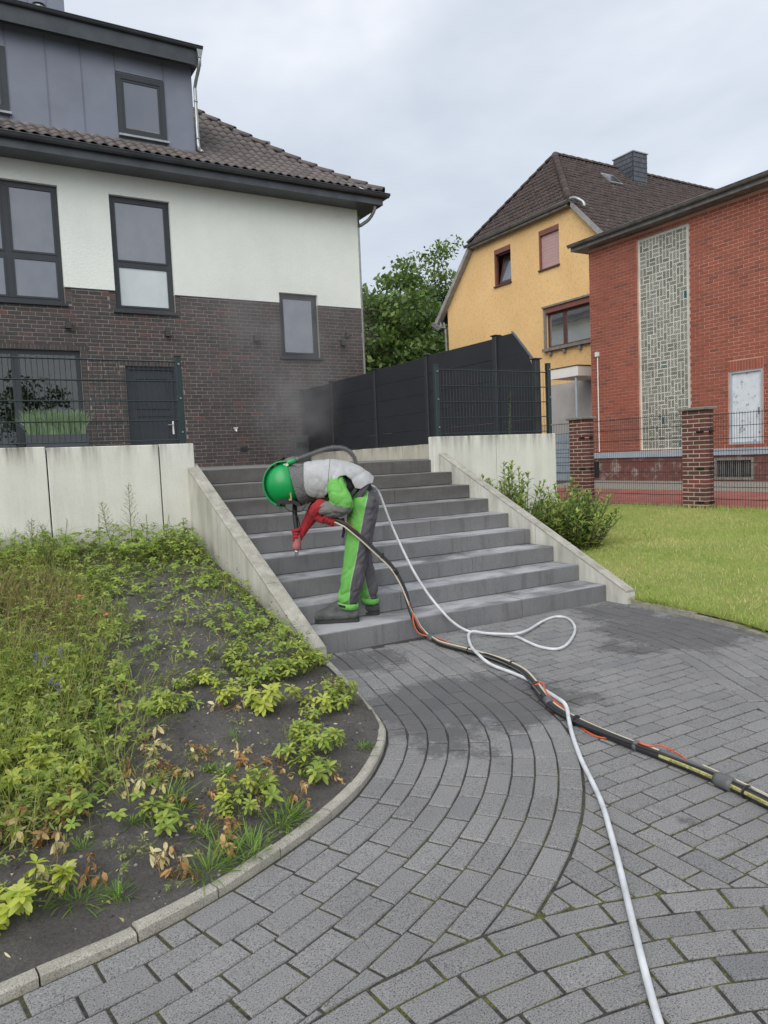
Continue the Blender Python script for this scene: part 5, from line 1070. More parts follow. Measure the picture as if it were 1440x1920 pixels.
for _ in range(150):
    t = random.random(); y = 3.0+2.0*t; x = lawn_x0(y)+.02+abs(random.gauss(0, .03)); blades(fo, (x, y, .03), 7, random.uniform(.04, .11)*(1.4 if 3.6 < y < 4.6 else .8), .5, .0035, .7, .04)
for _ in range(120): blades(fo, (11.48+random.gauss(0, .04), random.uniform(6, 11.2), .30), 6, random.uniform(.05, .11), .5, .004, .6, .05)
tag(fo.build('edge_grass', 'grass_green'), kind='stuff')

# laurel bushes by the right-hand wall
def laurel(x, y, z, stems, hmin, hmax, rad, label, rx=1.0, r0=None):
    fo = Foliage(); st = MB()
    for k in range(stems):
        a = random.random()*6.28; q = math.sqrt(random.random())*rad; b = Vector((x+math.cos(a)*q*.5*rx, y+math.sin(a)*q*.5, z-.03)); h = random.uniform(hmin, hmax)*(1-.35*(q/rad)**2); t = Vector((x+math.cos(a)*q*1.25*rx, y+math.sin(a)*q*1.25, z+h)); stm = [b, b.lerp(t, .5)+rv(.025), t]; st.tube(stm, [.006, .005, .003], 5, False)
        n = int(h/.03); c0 = random.random()*.75
        for i in range(n):
            u = .12+.88*i/n; p = b.lerp(t, u); aa = i*2.4+a; e = .35+.65*u+random.gauss(0, .15); hh = Vector((math.cos(aa), math.sin(aa), 0)); d = hh*math.cos(e)+Vector((0, 0, math.sin(e))); nn = Vector((0, 0, 1))*math.cos(e)-hh*math.sin(e); L_ = random.uniform(.10, .17)*(1-.35*u*u); fo.leaf(p, d, nn, L_, L_*.34, min(.98, c0*.7+.3*u+random.gauss(0, .08)), random.uniform(.15, .5))
        whorl(fo, t, (t-b), 5, .06, .02, 1.0, .85, .1)
    r = empty('laurel_bush', (x, y, z), 0, label, 'bush', 'laurel bushes by the short wall'); fo.build('leaves', 'shrub_leaf', r); st.build('stems', 'bark', r)
laurel(6.22, 7.40, .08, 56, .70, 1.30, .46, 'laurel bush with pale shoots directly in front of the short wall'); laurel(5.72, 7.55, .1, 3, 1.0, 1.28, .10, 'single tall laurel sprig at the top of the stair wall'); laurel(5.95, 7.30, .1, 14, .75, 1.08, .24, 'small laurel between the sprig and the bushes')
laurel(7.25, 7.30, .12, 84, .50, .98, .46, 'round laurel bush at the free end of the short wall', 1.15); laurel(6.78, 7.32, .1, 26, .40, .85, .26, 'low dark laurel between the two larger bushes')
fo = Foliage()
for _ in range(60): blades(fo, (random.uniform(6.9, 8.4), random.uniform(6.9, 7.3), .1), 9, random.uniform(.12, .34), .5, .004, .7, .06)
tag(fo.build('grass_at_bushes', 'grass_green'), kind='stuff')
fo = Foliage(); st = MB(); st.tube([(6.88, 8.15, 1.44), (6.87, 8.15, 1.9), (6.91, 8.15, 2.36)], [.005, .004, .002], 5, False)
for k in range(60): t = k/60; p = Vector((6.87+.04*t*t, 8.15, 1.75+.61*t)); whorl(fo, p, (0, 0, 1), 1, .05*(1-.5*t), .012, .7)
wd = empty('tall_weed', (6.88, 8.15, TOP), 0, 'slender green weed behind the wire mesh before the black fence', 'weed'); fo.build('leaves', 'weed_leaf', wd); st.build('stem', 'stem', wd)

# trees behind
def tree(x, y, z0, crown, label, mat='tree_leaf', trunk_r=.22, nl=110, leaf=.17, seed=1, lobes=26, spread=.55):
    rg = random.Random(seed); cx, cy, cz, rx, ry, rz = crown; st = MB(); base = Vector((x, y, z0)); top = Vector((cx, cy, cz+rz*.35)); tr = [base, base.lerp(top, .35)+Vector((rg.gauss(0, .15), 0, 0)), base.lerp(top, .7), top]; st.tube(tr, [trunk_r, trunk_r*.8, trunk_r*.5, trunk_r*.15], 8)
    P_ = []; D_ = []; Sz = []; Rr = []
    for k in range(lobes):
        a = rg.random()*6.283; w = rg.uniform(-.75, 1.0); q = math.sqrt(max(0, 1-w*w)); rr_ = rg.uniform(.55, 1.0); c = Vector((cx+math.cos(a)*q*rx*rr_, cy+math.sin(a)*q*ry*rr_, cz+w*rz*rr_)); s = Vector(tr[1]).lerp(Vector(tr[3]), min(1, max(0, (c.z-z0)/(top.z-z0)*.9-.15))); mid = s.lerp(c, .55)+Vector((rg.gauss(0, .2), rg.gauss(0, .2), -.2)); st.tube([s, mid, c], [trunk_r*.28, trunk_r*.16, trunk_r*.05], 5, False)
        sub = rg.randint(6, 10)
        for m_ in range(sub):
            e = Vector((rg.gauss(0, spread), rg.gauss(0, spread), rg.gauss(0, spread*.62))); cc = c+e; st.tube([c, c+e*.6+Vector((0, 0, .05)), cc], [trunk_r*.06, .018, .008], 4, False); tone = rg.gauss(.5, .2)
            for q_ in range(nl//6): P_.append(cc+Vector((rg.gauss(0, .27), rg.gauss(0, .27), rg.gauss(0, .17)))); Rr.append(min(.98, max(0, tone+rg.gauss(0, .13)))); Sz.append(leaf*rg.uniform(.6, 1.25))
    P_ = np.array([p[:] for p in P_]); n = len(P_); r2 = np.random.default_rng(seed); A_ = r2.normal(0, 1, (n, 3)); A_ /= np.linalg.norm(A_, axis=1)[:, None]; B_ = np.cross(A_, r2.normal(0, 1, (n, 3))+np.array([0, 0, 1.2])); B_ /= np.linalg.norm(B_, axis=1)[:, None]; S_ = np.array(Sz)[:, None]; V = np.stack([P_-A_*S_*.6, P_-B_*S_*.34, P_+A_*S_*.6, P_+B_*S_*.34], 1).reshape(-1, 3)
    r = empty('tree', (x, y, z0), 0, label, 'tree', 'trees behind the fence'); np_mesh('crown', V, np.arange(len(V)).reshape(-1, 4), Rr, mat, r); st.build('trunk', 'bark', r)
tree(18.9, 31, 0, (19.0, 31, 6.6, 3.4, 2.6, 4.0), 'broad light green oak behind the black fence', seed=3, lobes=60, leaf=.24, nl=170); tree(25.2, 36, 0, (25.2, 36, 8.6, 3.0, 2.4, 5.4), 'taller loose tree behind the oak, near the yellow house', seed=8, lobes=46, leaf=.24, nl=130, spread=.55)
tree(16.4, 28, 0, (16.4, 28, 6.0, 2.0, 1.8, 3.2), 'yellowish green tree next to the white house corner', seed=12, lobes=34, leaf=.22, nl=150); tree(18.9, 27, 0, (18.6, 27, 3.9, 3.2, 1.6, 2.3), 'dark low tree under the oak', 'tree_leaf_dark', seed=21, lobes=64, leaf=.24, nl=180)
tree(24.4, 34, 0, (24.2, 34, 6.4, 3.0, 1.8, 4.0), 'dark dense tree against the yellow gable', 'tree_leaf_dark', seed=33, lobes=52, leaf=.24, nl=170)
# the trees across the street, seen mirrored in the lower windows
for i, (x, y, h, r_) in enumerate(((1.0, -27, 4.6, 2.6), (5.2, -29, 5.2, 2.8), (-4.0, -28, 4.8, 3.0), (25.0, -26, 6.0, 2.6), (10.5, -30, 4.4, 2.6))):
    tree(x, y, -.06, (x, y, h, r_, r_, h*.72), 'street tree mirrored in the windows of the white house', seed=50+i, lobes=22, leaf=.3, nl=60)

# ------------------------------------------------------------------ the worker bending over the steps
PO = Vector((2.78, 5.40, RISE)); PF, PL = Vector((-.89, .456, 0)), Vector((-.456, -.89, 0))
LOCAL.add('person')
person = empty('person', PO, math.atan2(.456, -.89), 'worker in green and grey overalls and green blasting helmet bending over the steps', 'person')
def to_world(p): return PO + PF*p[0] + PL*p[1] + Vector((0, 0, p[2]))
class Blob:
    def __init__(s): s.b = []      # centre, radii, label
    def seg(s, p0, r0, p1, r1, lab=0, sc=(1, 1, 1), n=None):
        p0, p1 = np.array(p0, float), np.array(p1, float); n = n or max(2, int(np.linalg.norm(p1-p0)/(.22*min(r0, r1)*min(sc)))+1)
        for k in range(n+1): t = k/n; s.b.append((p0*(1-t)+p1*t, (r0*(1-t)+r1*t)*np.array(sc), lab))
    def chain(s, pts, lab=0, sc=(1, 1, 1)):
        for (p, r), (q, w) in zip(pts[:-1], pts[1:]): s.seg(p, r, q, w, lab, sc)
    def mesh(s, name, vox, smooth=6, mats=None, parent=None, fold=None, label_mat=None, sub=0):
        bm = bmesh.new(); bmesh.ops.create_icosphere(bm, subdivisions=2, radius=1); iv = np.array([v.co[:] for v in bm.verts]); fc = np.array([[v.index for v in f.verts] for f in bm.faces]); bm.free()
        V = np.concatenate([iv*r+c for c, r, l in s.b]); F = np.concatenate([fc+i*len(iv) for i in range(len(s.b))])
        o = np_mesh(name, V, F); m = o.modifiers.new('r', 'REMESH'); m.mode = 'VOXEL'; m.voxel_size = vox; m.use_smooth_shade = True
        m = o.modifiers.new('s', 'SMOOTH'); m.factor = .5; m.iterations = smooth
        dg = bpy.context.evaluated_depsgraph_get(); me = bpy.data.meshes.new_from_object(o.evaluated_get(dg)); old = o.data; o.modifiers.clear(); o.data = me; bpy.data.meshes.remove(old); me.name = name
        if fold:
            nn = [v.normal.copy() for v in me.vertices]
            for v, n in zip(me.vertices, nn): v.co += n*fold(v.co)
        for x in mats: me.materials.append(MATS[x])
        if label_mat:
            C = np.array([c for c, r, l in s.b]); R_ = np.array([r.mean() for c, r, l in s.b]); Lb = np.array([l for c, r, l in s.b]); pc = np.zeros(len(me.polygons)*3); me.polygons.foreach_get('center', pc); pc = pc.reshape(-1, 3)
            idx = np.concatenate([Lb[np.argmin(np.linalg.norm(q[:, None]-C[None], axis=2)-R_[None], axis=1)] for q in np.array_split(pc, max(1, len(pc)//400))]); me.polygons.foreach_set('material_index', idx.astype(np.int32))
        me.shade_smooth(); me.update()
        if parent: attach(o, parent)
        return o
# body: trunk, legs and arms in one skin (0 trousers, 1 shirt, 2 green sleeve, 3 grey lower sleeve)
B = Blob(); tr = (1, 1.22, 1)
B.chain([((-.145, 0, .985), .118), ((-.10, 0, 1.06), .125)], 0, tr); B.chain([((-.10, 0, 1.075), .128), ((-.02, 0, 1.12), .135), ((.09, 0, 1.155), .142), ((.19, 0, 1.165), .13), ((.27, 0, 1.165), .095)], 1, tr); B.chain([((.27, 0, 1.165), .075), ((.42, 0, 1.16), .075)], 1)
B.chain([((-.135, .085, .945), .132), ((-.10, .10, .74), .117), ((-.062, .105, .55), .108), ((-.035, .105, .42), .102), ((-.008, .105, .29), .096), ((.022, .105, .205), .090)], 0)
B.chain([((-.15, -.085, .945), .130), ((-.115, -.105, .72), .112), ((-.098, -.11, .52), .10), ((-.125, -.11, .36), .092), ((-.145, -.11, .25), .09), ((-.152, -.11, .185), .084)], 0)
B.chain([((.10, .17, 1.18), .085), ((.085, .215, 1.12), .083), ((.055, .25, 1.04), .086), ((.022, .25, .99), .084)], 2); B.chain([((.03, .25, .96), .080), ((.10, .235, .94), .074), ((.175, .205, .95), .064)], 3); B.chain([((.165, .21, .945), .045), ((.23, .175, .93), .036)], 3)
B.chain([((.13, -.17, 1.15), .09), ((.18, -.24, 1.05), .082), ((.21, -.25, .98), .075), ((.25, -.12, .94), .050)], 2)
def folds(p):
    x, y, z = p
    if z < .99 and not (y > .17 and z > .84) and x < .16:
        k = max(0, 1-abs(z-.55)/.25)*.5+max(0, 1-abs(z-.2)/.16)*.9+.45
        n1, n2 = noise.noise((x*5+y*3, y*4, z*11+x*9)), noise.noise((x*9+4, y*9, z*11-x*15)); r1, r2 = .32-abs(n1), .3-abs(n2)
        return .011*k*n1 + .005*k*r2 - .010*k*math.exp(-(n1/.11)**2) - .003*k*math.exp(-(n2/.09)**2) + .003
    n1, n2 = noise.noise((x*7+z*5, y*4, z*8-x*5)), noise.noise((x*12-z*7+7, y*7, z*9)); return .008*n1 - .009*math.exp(-(n1/.13)**2) - .004*math.exp(-(n2/.10)**2) + .004
body = B.mesh('body', .0105, 5, ['trouser_cloth', 'shirt_black', 'sleeve_green', 'cuff_grey'], person, folds, True)
# trouser hems, belt and straps
def ring(mb, c, rx, ry, h, t=.006, tilt=0, n=28, jag=0):
    vs = []
    for z, e in ((0, 0), (h, 0), (h, -t), (0, -t)): vs += [(c[0]+(rx+e)*math.cos(6.2832*k/n), c[1]+(ry+e)*math.sin(6.2832*k/n), c[2]+z+tilt*math.cos(6.2832*k/n)+jag*math.sin(3*6.28*k/n)) for k in range(n)]
    mb.add(vs, [(j*n+k, j*n+(k+1) % n, ((j+1) % 4)*n+(k+1) % n, ((j+1) % 4)*n+k) for j in range(4) for k in range(n)])
for c, lb in (((.028, .105, .112), 1), ((-.152, -.11, .105), 0)):
    m = MB(); ring(m, c, .089, .086, .045, .01, .012, 28, .002); h = recalc(m.build('trouser_hem', 'sleeve_green', person, True))
    if lb: m = MB(); m.add([(c[0]+(.0905)*math.cos(a), c[1]+.0875*math.sin(a), c[2]+.014+z+.012*math.cos(a)) for z in (0, .02) for a in (.35, .7, 1.05, 1.35)], [(k, k+1, 5+k, 4+k) for k in range(3)]); m.build('hem_tab', 'black_plastic', h)
def band_path(mb, pts, w, t=.006, nrm=None):
    P = [Vector(p) for p in pts]; vs = []
    for i, p in enumerate(P):
        tg = (P[min(i+1, len(P)-1)]-P[max(i-1, 0)]).normalized(); n = Vector(nrm[i] if isinstance(nrm, list) else nrm).normalized(); s = tg.cross(n).normalized()
        vs += [p+s*w/2, p-s*w/2, p-s*w/2+n*t, p+s*w/2+n*t]
    mb.add(vs, [(i*4+j, i*4+(j+1) % 4, i*4+4+(j+1) % 4, i*4+4+j) for i in range(len(P)-1) for j in range(4)]+[(0, 1, 2, 3), (len(P)*4-1, len(P)*4-2, len(P)*4-3, len(P)*4-4)])
m = MB(); bp = []; bn = []
for k in range(33):
    a = 6.2832*k/32; q = Vector((0, math.sin(a), 0))*.168+Vector((-.62, 0, 1.0)).normalized()*0+Vector((.82, 0, .57))*math.cos(a)*0; u = Vector((.50, 0, -.86)); d = u*math.cos(a)*.142+Vector((0, 1, 0))*math.sin(a)*.172; bp.append(Vector((-.125, 0, 1.06))+d); bn.append(d.normalized())
band_path(m, bp, .055, .012, bn); recalc(m.build('belt', 'belt_grey', person, True))
m = MB()
for y0 in (.155, .12): band_path(m, spline([(-.11, y0+.012, 1.13), (-.07, y0+.03, 1.08), (-.02, y0+.025, 1.02), (.0, y0-.02, .97)], .02), .026, .006, (0, 1, .1))
for f in [m.build('harness_strap', 'black_plastic', person, False)]: recalc(f); f['kind'] = 'stuff'
m = MB(); band_path(m, spline([(.035, .14, .86), (.03, .15, .80), (.032, .145, .745), (.045, .14, .70)], .02), .022, .004, (0, 1, .1)); recalc(m.build('strap_end', 'black_plastic', person))
# cape: a light grey shell over the back, cut away at the near arm
m = MB(); st_ = [(.315, 1.165, .150, .150, -.62, -.62), (.27, 1.165, .165, .195, -.75, -.75), (.21, 1.163, .172, .235, -.86, -.80), (.15, 1.16, .176, .262, -.80, -.8), (.09, 1.155, .176, .262, -.22, -.7), (.045, 1.148, .174, .255, .30, -.5), (0, 1.138, .168, .240, .42, -.4), (-.05, 1.122, .165, .22, .30, -.4), (-.09, 1.105, .163, .205, -.02, -.3), (-.13, 1.083, .160, .195, .05, -.2), (-.17, 1.06, .156, .185, .42, .2), (-.205, 1.03, .15, .17, .75, .6)]
# each station: x, axis height, radius up, radius sideways, lowest angle near side / far side (radians from horizontal, +pi/2 = top)
C_ = np.array(st_); xs_ = np.linspace(0, len(st_)-1, 110); D_ = np.array([[np.interp(v, range(len(st_)), C_[:, j]) for j in range(6)] for v in xs_]); na = 56; vs = []
for r_, (x, zc, ru, rs, an, af) in enumerate(D_):
    for k in range(na+1):
        a = (math.pi-af)+(an-(math.pi-af))*k/na; y, z = math.cos(a)*rs, math.sin(a)*ru; dx = (.18*(z) if z < 0 else -.0)+.0
        c1, c2 = noise.noise((x*8+z*3, y*2.5, z*3.5+4)), noise.noise((x*6-z*9, y*3, z*4+9)); nz_ = .006*c1-.006*math.exp(-(c1/.10)**2)-.0035*math.exp(-(c2/.08)**2); g_ = 1+nz_/.17; vs.append((x-(math.sin(a)*ru)*(.28*(1-max(0, x/.315)**.7 if x > 0 else 1) if x > 0 else .28)+.015, y*g_, zc+z*g_))
fs = [(r_*(na+1)+k, r_*(na+1)+k+1, (r_+1)*(na+1)+k+1, (r_+1)*(na+1)+k) for r_ in range(len(D_)-1) for k in range(na)]
cape = m.add(vs, fs).build('cape', 'cape_grey', person, True); recalc(cape); md = cape.modifiers.new('t', 'SOLIDIFY'); md.thickness = .007; md.offset = 1
SV = [Vector(v) for v in vs]
m = MB()
for r_ in (34,): m.tube([SV[r_*(na+1)+k]*1.0+(SV[r_*(na+1)+k]-Vector((SV[r_*(na+1)+k].x, 0, 1.15))).normalized()*.0075 for k in range(3, na-6)], .0028, 5)
m.build('cape_seam', 'cuff_grey', cape, True)
# gathered dark hood between helmet and cape
m = MB(); vs = []; n = 40; rows_ = [(.425, 1.135, .168, .150), (.395, 1.138, .166, .150), (.36, 1.14, .156, .142), (.335, 1.145, .160, .148), (.31, 1.15, .152, .146), (.285, 1.155, .160, .158), (.255, 1.158, .150, .165)]
for (x, zc, ru, rs) in rows_:
    for k in range(n): a = 6.2832*k/n; g_ = 1+.05*noise.noise((x*30, math.cos(a)*2.2, math.sin(a)*2.2)); vs.append((x+math.sin(a)*ru*.24*max(0, (x-.255)/.17)-.004, math.cos(a)*rs*g_, zc+math.sin(a)*ru*g_))
recalc(m.add(vs, [(r_*n+k, r_*n+(k+1) % n, (r_+1)*n+(k+1) % n, (r_+1)*n+k) for r_ in range(len(rows_)-1) for k in range(n)]).build('hood', 'hood_grey', person, True))
# helmet: green shell open to the neck, crest band, black visor frame
HC = Vector((.505, 0, 1.155)); m = MB(); nu_, nv_ = 44, 26; vs = []
# polar axis along +x (crown of the head points forward because the head hangs)
for j in range(nv_+1):
    ph = (math.pi*.72)*j/nv_
    for k in range(nu_): a = 6.2832*k/nu_; rx, ry, rz = .152, .148, .172; vs.append((HC.x+rx*math.cos(ph)-.0, HC.y+ry*math.sin(ph)*math.cos(a), HC.z+rz*math.sin(ph)*math.sin(a)))
vs = [(x+.26*(z-HC.z)*max(0, (HC.x+.03-x)/.14), y, z) for x, y, z in vs]
hel = recalc(m.add(vs, [(j*nu_+k, j*nu_+(k+1) % nu_, (j+1)*nu_+(k+1) % nu_, (j+1)*nu_+k) for j in range(nv_) for k in range(nu_)]).build('helmet', 'helmet_green', person, True)); md = hel.modifiers.new('t', 'SOLIDIFY'); md.thickness = .008; md.offset = -1
m = MB(); cr = []; cn_ = []
for k in range(30): a = math.radians(102-k*6.6); d = Vector((.158*math.cos(a), 0, .178*math.sin(a))); cr.append(HC+d*1.0); cn_.append(Vector((math.cos(a)/.158, 0, math.sin(a)/.178)).normalized())
band_path(m, cr, .15, .012, cn_); recalc(m.build('crest', 'helmet_green', hel, True))
m = MB(); m.add(*(lambda b: (b.v, b.f))(MB().bbox(-.075, .06, -.05, .05, -.022, .022, .012))); m.v = [tuple(Vector((.470, 0, 1.322))+Vector((.94*x+.30*z, y, -.30*x*-1*-1+.94*z))) for x, y, z in m.v]; recalc(m.build('air_inlet', 'helmet_green', hel, True))
m = MB(); m.obox((.478, .056, 1.312), (.018, 0, -.006), (0, .003, 0), (.004, 0, .012)); m.build('badge', 'badge', hel)
m = MB(); m.obox((.445, .142, 1.055), (.006, .0, -.006), (0, .006, 0), (.002, 0, .030)); m.obox((.45, .145, 1.03), (.012, 0, 0), (0, .005, 0), (0, 0, .008)); b_ = m.build('helmet_clip', 'brass', hel); b_['kind'] = 'stuff'
m = MB(); prof = [(.565, 1.005), (.545, 1.040), (.43, 1.030), (.385, 1.0), (.365, .972), (.40, .972), (.425, .992), (.53, 1.0), (.545, .982), (.565, .985)]
m.prism([(x, -.115, z) for x, z in prof], (0, .245, 0)); recalc(m.build('visor_frame', 'black_plastic', hel)); m = MB(); m.box(.43, .535, -.10, .10, .996, 1.006); m.build('visor_glass', 'dark_glass', hel)
m = MB(); m.tube(spline([(.60, .03, 1.27), (.575, .035, 1.325), (.52, .03, 1.362), (.495, .02, 1.372), (.50, 0, 1.36), (.56, -.01, 1.32)], .02), .008, 6); m.build('helmet_strap', 'black_plastic', hel, True)
m = MB(); m.tube(spline([(.50, .10, .985), (.49, .11, .955), (.44, .10, .925), (.405, .07, .88), (.39, .04, .80)], .02), .004, 6); m.build('chin_cord', 'black_plastic', hel, True)
m = MB(); m.tube(spline([(.42, .10, .925), (.37, .13, .93), (.345, .14, .955), (.315, .13, 1.01)], .02), .004, 6); m.build('chin_cord', 'black_plastic', hel, True)
# corrugated breathing hose
hp = spline([(.475, 0, 1.325), (.42, 0, 1.342), (.35, 0, 1.362), (.27, 0, 1.388), (.18, 0, 1.416), (.10, 0, 1.432), (.03, .0, 1.430), (-.03, 0, 1.408), (-.07, 0, 1.368), (-.09, 0, 1.32), (-.095, 0, 1.25)], .003)
s_ = along(hp); m = MB(); m.tube(hp, [.024 if q < .10 else 0.0185+.0052*(1 if math.sin(q*2*math.pi/.0125) > 0 else -1)*min(1, 1) for q in s_], 14); m.build('breathing_hose', 'tube_grey', person, True)
m = MB(); m.tube([(.49, 0, 1.32), (.455, 0, 1.335), (.40, 0, 1.353)], [.036, .035, .030], 14); m.build('hose_collar', 'tube_grey', person, True)
# shoes
def shoe(y, x, z0, ang, lab):
    b = Blob(); b.chain([((-.055, 0, .062), .056), ((.02, 0, .066), .060), ((.10, 0, .064), .060), ((.17, 0, .060), .058), ((.215, .0, .057), .058), ((.238, 0, .052), .052)], 0, (1, .96, 1)); b.chain([((-.045, 0, .10), .054), ((-.02, 0, .15), .054), ((.03, 0, .13), .060), ((.085, 0, .115), .052), ((.13, 0, .09), .048)], 0)
    R_ = Matrix.Translation((x, y, z0)) @ Matrix.Rotation(ang, 4, 'Z'); b.b = [(np.array(R_ @ Vector(c)), r, l) for c, r, l in b.b]
    o = b.mesh('shoe', .008, 4, ['shoe_grey'], person, lambda p: .0015*noise.noise((p[0]*30, p[1]*30, p[2]*40)))
    for v in o.data.vertices: v.co.z = max(v.co.z, z0+.012)
    m = MB(); out = [(-.107, .03), (-.095, .05), (-.03, .055), (.05, .052), (.13, .056), (.20, .056), (.255, .044), (.284, .02)]; ol = out+[(a, -b_) for a, b_ in out[::-1]]; m.prism([R_ @ Vector((a, b_, .001)) for a, b_ in ol], (0, 0, .024)); m.v = [tuple(v) for v in m.v]; recalc(m.build('sole', 'sole_black', o))
    m = MB()
    for k in range(5): t = k/4; m.tube([R_ @ Vector((.045+.018*k, .030, .125-.014*k)), R_ @ Vector((.055+.018*k, 0, .142-.016*k)), R_ @ Vector((.045+.018*k, -.030, .125-.014*k))], .0035, 5)
    l_ = m.build('laces', 'black_plastic', o, True); l_['kind'] = 'stuff'
shoe(.105, .045, .002, .0, 'near'); shoe(-.125, -.135, .002, -.12, 'far')
# gloves: gauntlet cuff, palm and five fingers closed on what they hold
def glove(name, cuff, wrist, palm, c, ax, fr, grip, mats, thumb_up=1, fl=1.0):
    b = Blob(); ax = Vector(ax).normalized(); fr = (Vector(fr)-ax*Vector(fr).dot(ax)).normalized(); sd_ = ax.cross(fr)
    b.chain(cuff+[wrist], 0); b.chain([wrist, (tuple(Vector(palm)), .034)], 0)
    for i in range(4):
        o_ = Vector(c)+ax*((i-1.5)*.0255); R = grip+.0125; Lf = (1.0, 1.12, 1.06, .86)[i]*fl; p0 = Vector(palm)+ax*((i-1.5)*.021); pts = [(tuple(p0), .0155)]
        for k in range(5): th = math.radians(150)-math.radians(56*Lf)*k; pts.append((tuple(o_+fr*math.cos(th)*R*-1*-1+sd_*math.sin(th)*R), .0145-.0009*k))
        b.chain(pts, 1)
    R = grip+.0125; o_ = Vector(c)+ax*(.050*thumb_up); pts = [(tuple(Vector(palm)+ax*.022*thumb_up-sd_*.006), .018)]
    for k in range(4): th = math.radians(-150)+math.radians(40)*k; pts.append((tuple(o_-ax*.012*thumb_up*k*.4+fr*math.cos(th)*R+sd_*math.sin(th)*R), .0165-.001*k))
    b.chain(pts, 1); return b.mesh(name, .0052, 3, mats, person, lambda p: .004*noise.noise((p[0]*35, p[1]*35, p[2]*35)), True)
gr = glove('glove', [((.245, -.055, .945), .068), ((.285, -.045, .885), .060), ((.33, -.03, .82), .047)], ((.362, -.012, .775), .038), (.382, -.004, .738), (.421, 0, .725), (.04, 0, -1), (1, 0, .03), .022, ['glove_red', 'glove_red'], -1)
gl = glove('glove', [((.205, .19, .965), .064), ((.235, .175, .945), .060), ((.255, .165, .92), .052)], ((.235, .16, .885), .043), (.190, .185, .855), (.145, .195, .862), (-1, 0, -.62), (-.45, .1, .75), .024, ['glove_red', 'glove_red'], 1, .9)

# ------------------------------------------------------------------ hoses
bh = empty('blast_hose', (3.0, 3.4, 0), 0, 'thick black blasting hose with taped cables from nozzle down the steps and over the paving', 'hose')
def tube_part(name, pts, r, mat, parent, step=.02, n=10):
    m = MB(); m.tube(spline(pts, step), r, n); return m.build(name, mat, parent, True)
hidden = [to_world(p) for p in ((.417, 0, .735), (.427, -.005, .83), (.432, -.03, .93), (.42, -.06, .995), (.36, -.10, 1.03), (.27, -.12, 1.0), (.20, -.06, .93), (.165, .12, .885), (.145, .185, .868))]
BLK = [(2.632,5.215,0.999),(2.704,5.175,0.931),(2.786,5.155,0.852),(2.860,5.145,0.776),(2.941,5.135,0.694),(3.019,5.120,0.608),(3.078,5.100,0.502),(3.122,5.080,0.383),(3.137,5.055,0.274),(3.140,5.015,0.200),(3.160,4.99,.13),(3.180,4.965,.075),(3.215,4.92,.030),(3.200,4.78,.022),(3.180,4.651,.022),(3.219,4.357,.022),(3.237,4.066,.022),(3.222,3.873,.022),(3.171,3.677,.022),(3.044,3.433,.022),(2.939,3.246,.022),(2.862,3.083,.022),(2.811,2.856,.022),(2.794,2.578,.022),(2.798,2.287,.022),(2.797,2.056,.022),(2.775,1.835,.022),(2.746,1.657,.022),(2.703,1.448,.022),(2.64,1.2,.022)]
tube_part('hose', [tuple(h) for h in hidden]+BLK[:26], .0205, 'hose_black', bh); ph_ = tube_part('printed_hose', BLK[24:], .0215, 'hose_print', bh)
tube_part('grey_hose', [(a+.012, b+.016, c+.016) for a, b, c in BLK[24:]], .0115, 'tube_grey', bh); tube_part('cream_line', [(a+.030, b+.030, c+.016) for a, b, c in BLK[25:]], .0085, 'hose_cream', bh)
# yellow stripe with the dark lettering of the hose maker's print
PC = spline(BLK[24:], .01); PT = np.gradient(PC, axis=0); PT /= np.linalg.norm(PT, axis=1)[:, None]; PSs = along(PC)
def on_hose(s, a, r):      # a: angle up from the side that faces away from the lawn
    p = np.array([np.interp(s, PSs, PC[:, k]) for k in range(3)]); t = np.array([np.interp(s, PSs, PT[:, k]) for k in range(3)]); sd = np.cross(t, (0, 0, 1.0)); sd /= np.linalg.norm(sd); u = np.cross(sd, t); return p+r*(sd*math.cos(a)+u*math.sin(a))
m = MB(); n_ = int(PSs[-1]/.02); m.add([tuple(on_hose(PSs[-1]*i/n_, a, .0221)) for i in range(n_+1) for a in (.12, .35, .58, .80)], [(i*4+k, i*4+k+1, i*4+5+k, i*4+4+k) for i in range(n_) for k in range(3)]); recalc(m.build('print_stripe', 'print_stripe', ph_))
fcu = bpy.data.curves.new('print_text', 'FONT'); fcu.body = 'abriebfest!  Dorn.b <35mm / PGod Perform   abriebfest!  Dorn.b <35mm / PGod Perform'; fcu.size = .021; fo_ = bpy.data.objects.new('print_text', fcu); COL.objects.link(fo_)
me = bpy.data.meshes.new_from_object(fo_.evaluated_get(bpy.context.evaluated_depsgraph_get())); bpy.data.objects.remove(fo_)
for v in me.vertices: v.co = Vector(on_hose(.06+v.co.x*1.05, .20+(v.co.y/.021)*.62, .0226))
link('print_text', me, 'print_ink', ph_)
def offs(pts, k):      # cables lie against the hose, wandering from side to side
    C = spline(pts, .03); T = np.gradient(C, axis=0); T /= np.linalg.norm(T, axis=1)[:, None]; S_ = np.cross(T, (0, 0, 1.0)); S_ /= np.linalg.norm(S_, axis=1)[:, None]+1e-9; U_ = np.cross(S_, T); o = []
    for i, p in enumerate(C): a = k+.8*math.sin(i*.055+k); w_ = min(1.0, max(0.0, (p[2]-.16)/.2)); o.append(p+(1-w_)*(S_[i]*math.cos(a)*.025+U_[i]*abs(math.sin(a))*.022)+w_*(np.array(PL)*.013+np.array((.45, .1, .9))*.021*math.cos(k*1.6+i*.02)))
    return np.array(o)
BC = [tuple(hidden[-1])]+BLK
def cable(name, C, r, mat, sl=slice(None)): m = MB(); m.tube([tuple(p) for p in C[sl][::2]], r, 8); m.build(name, mat, bh, True)
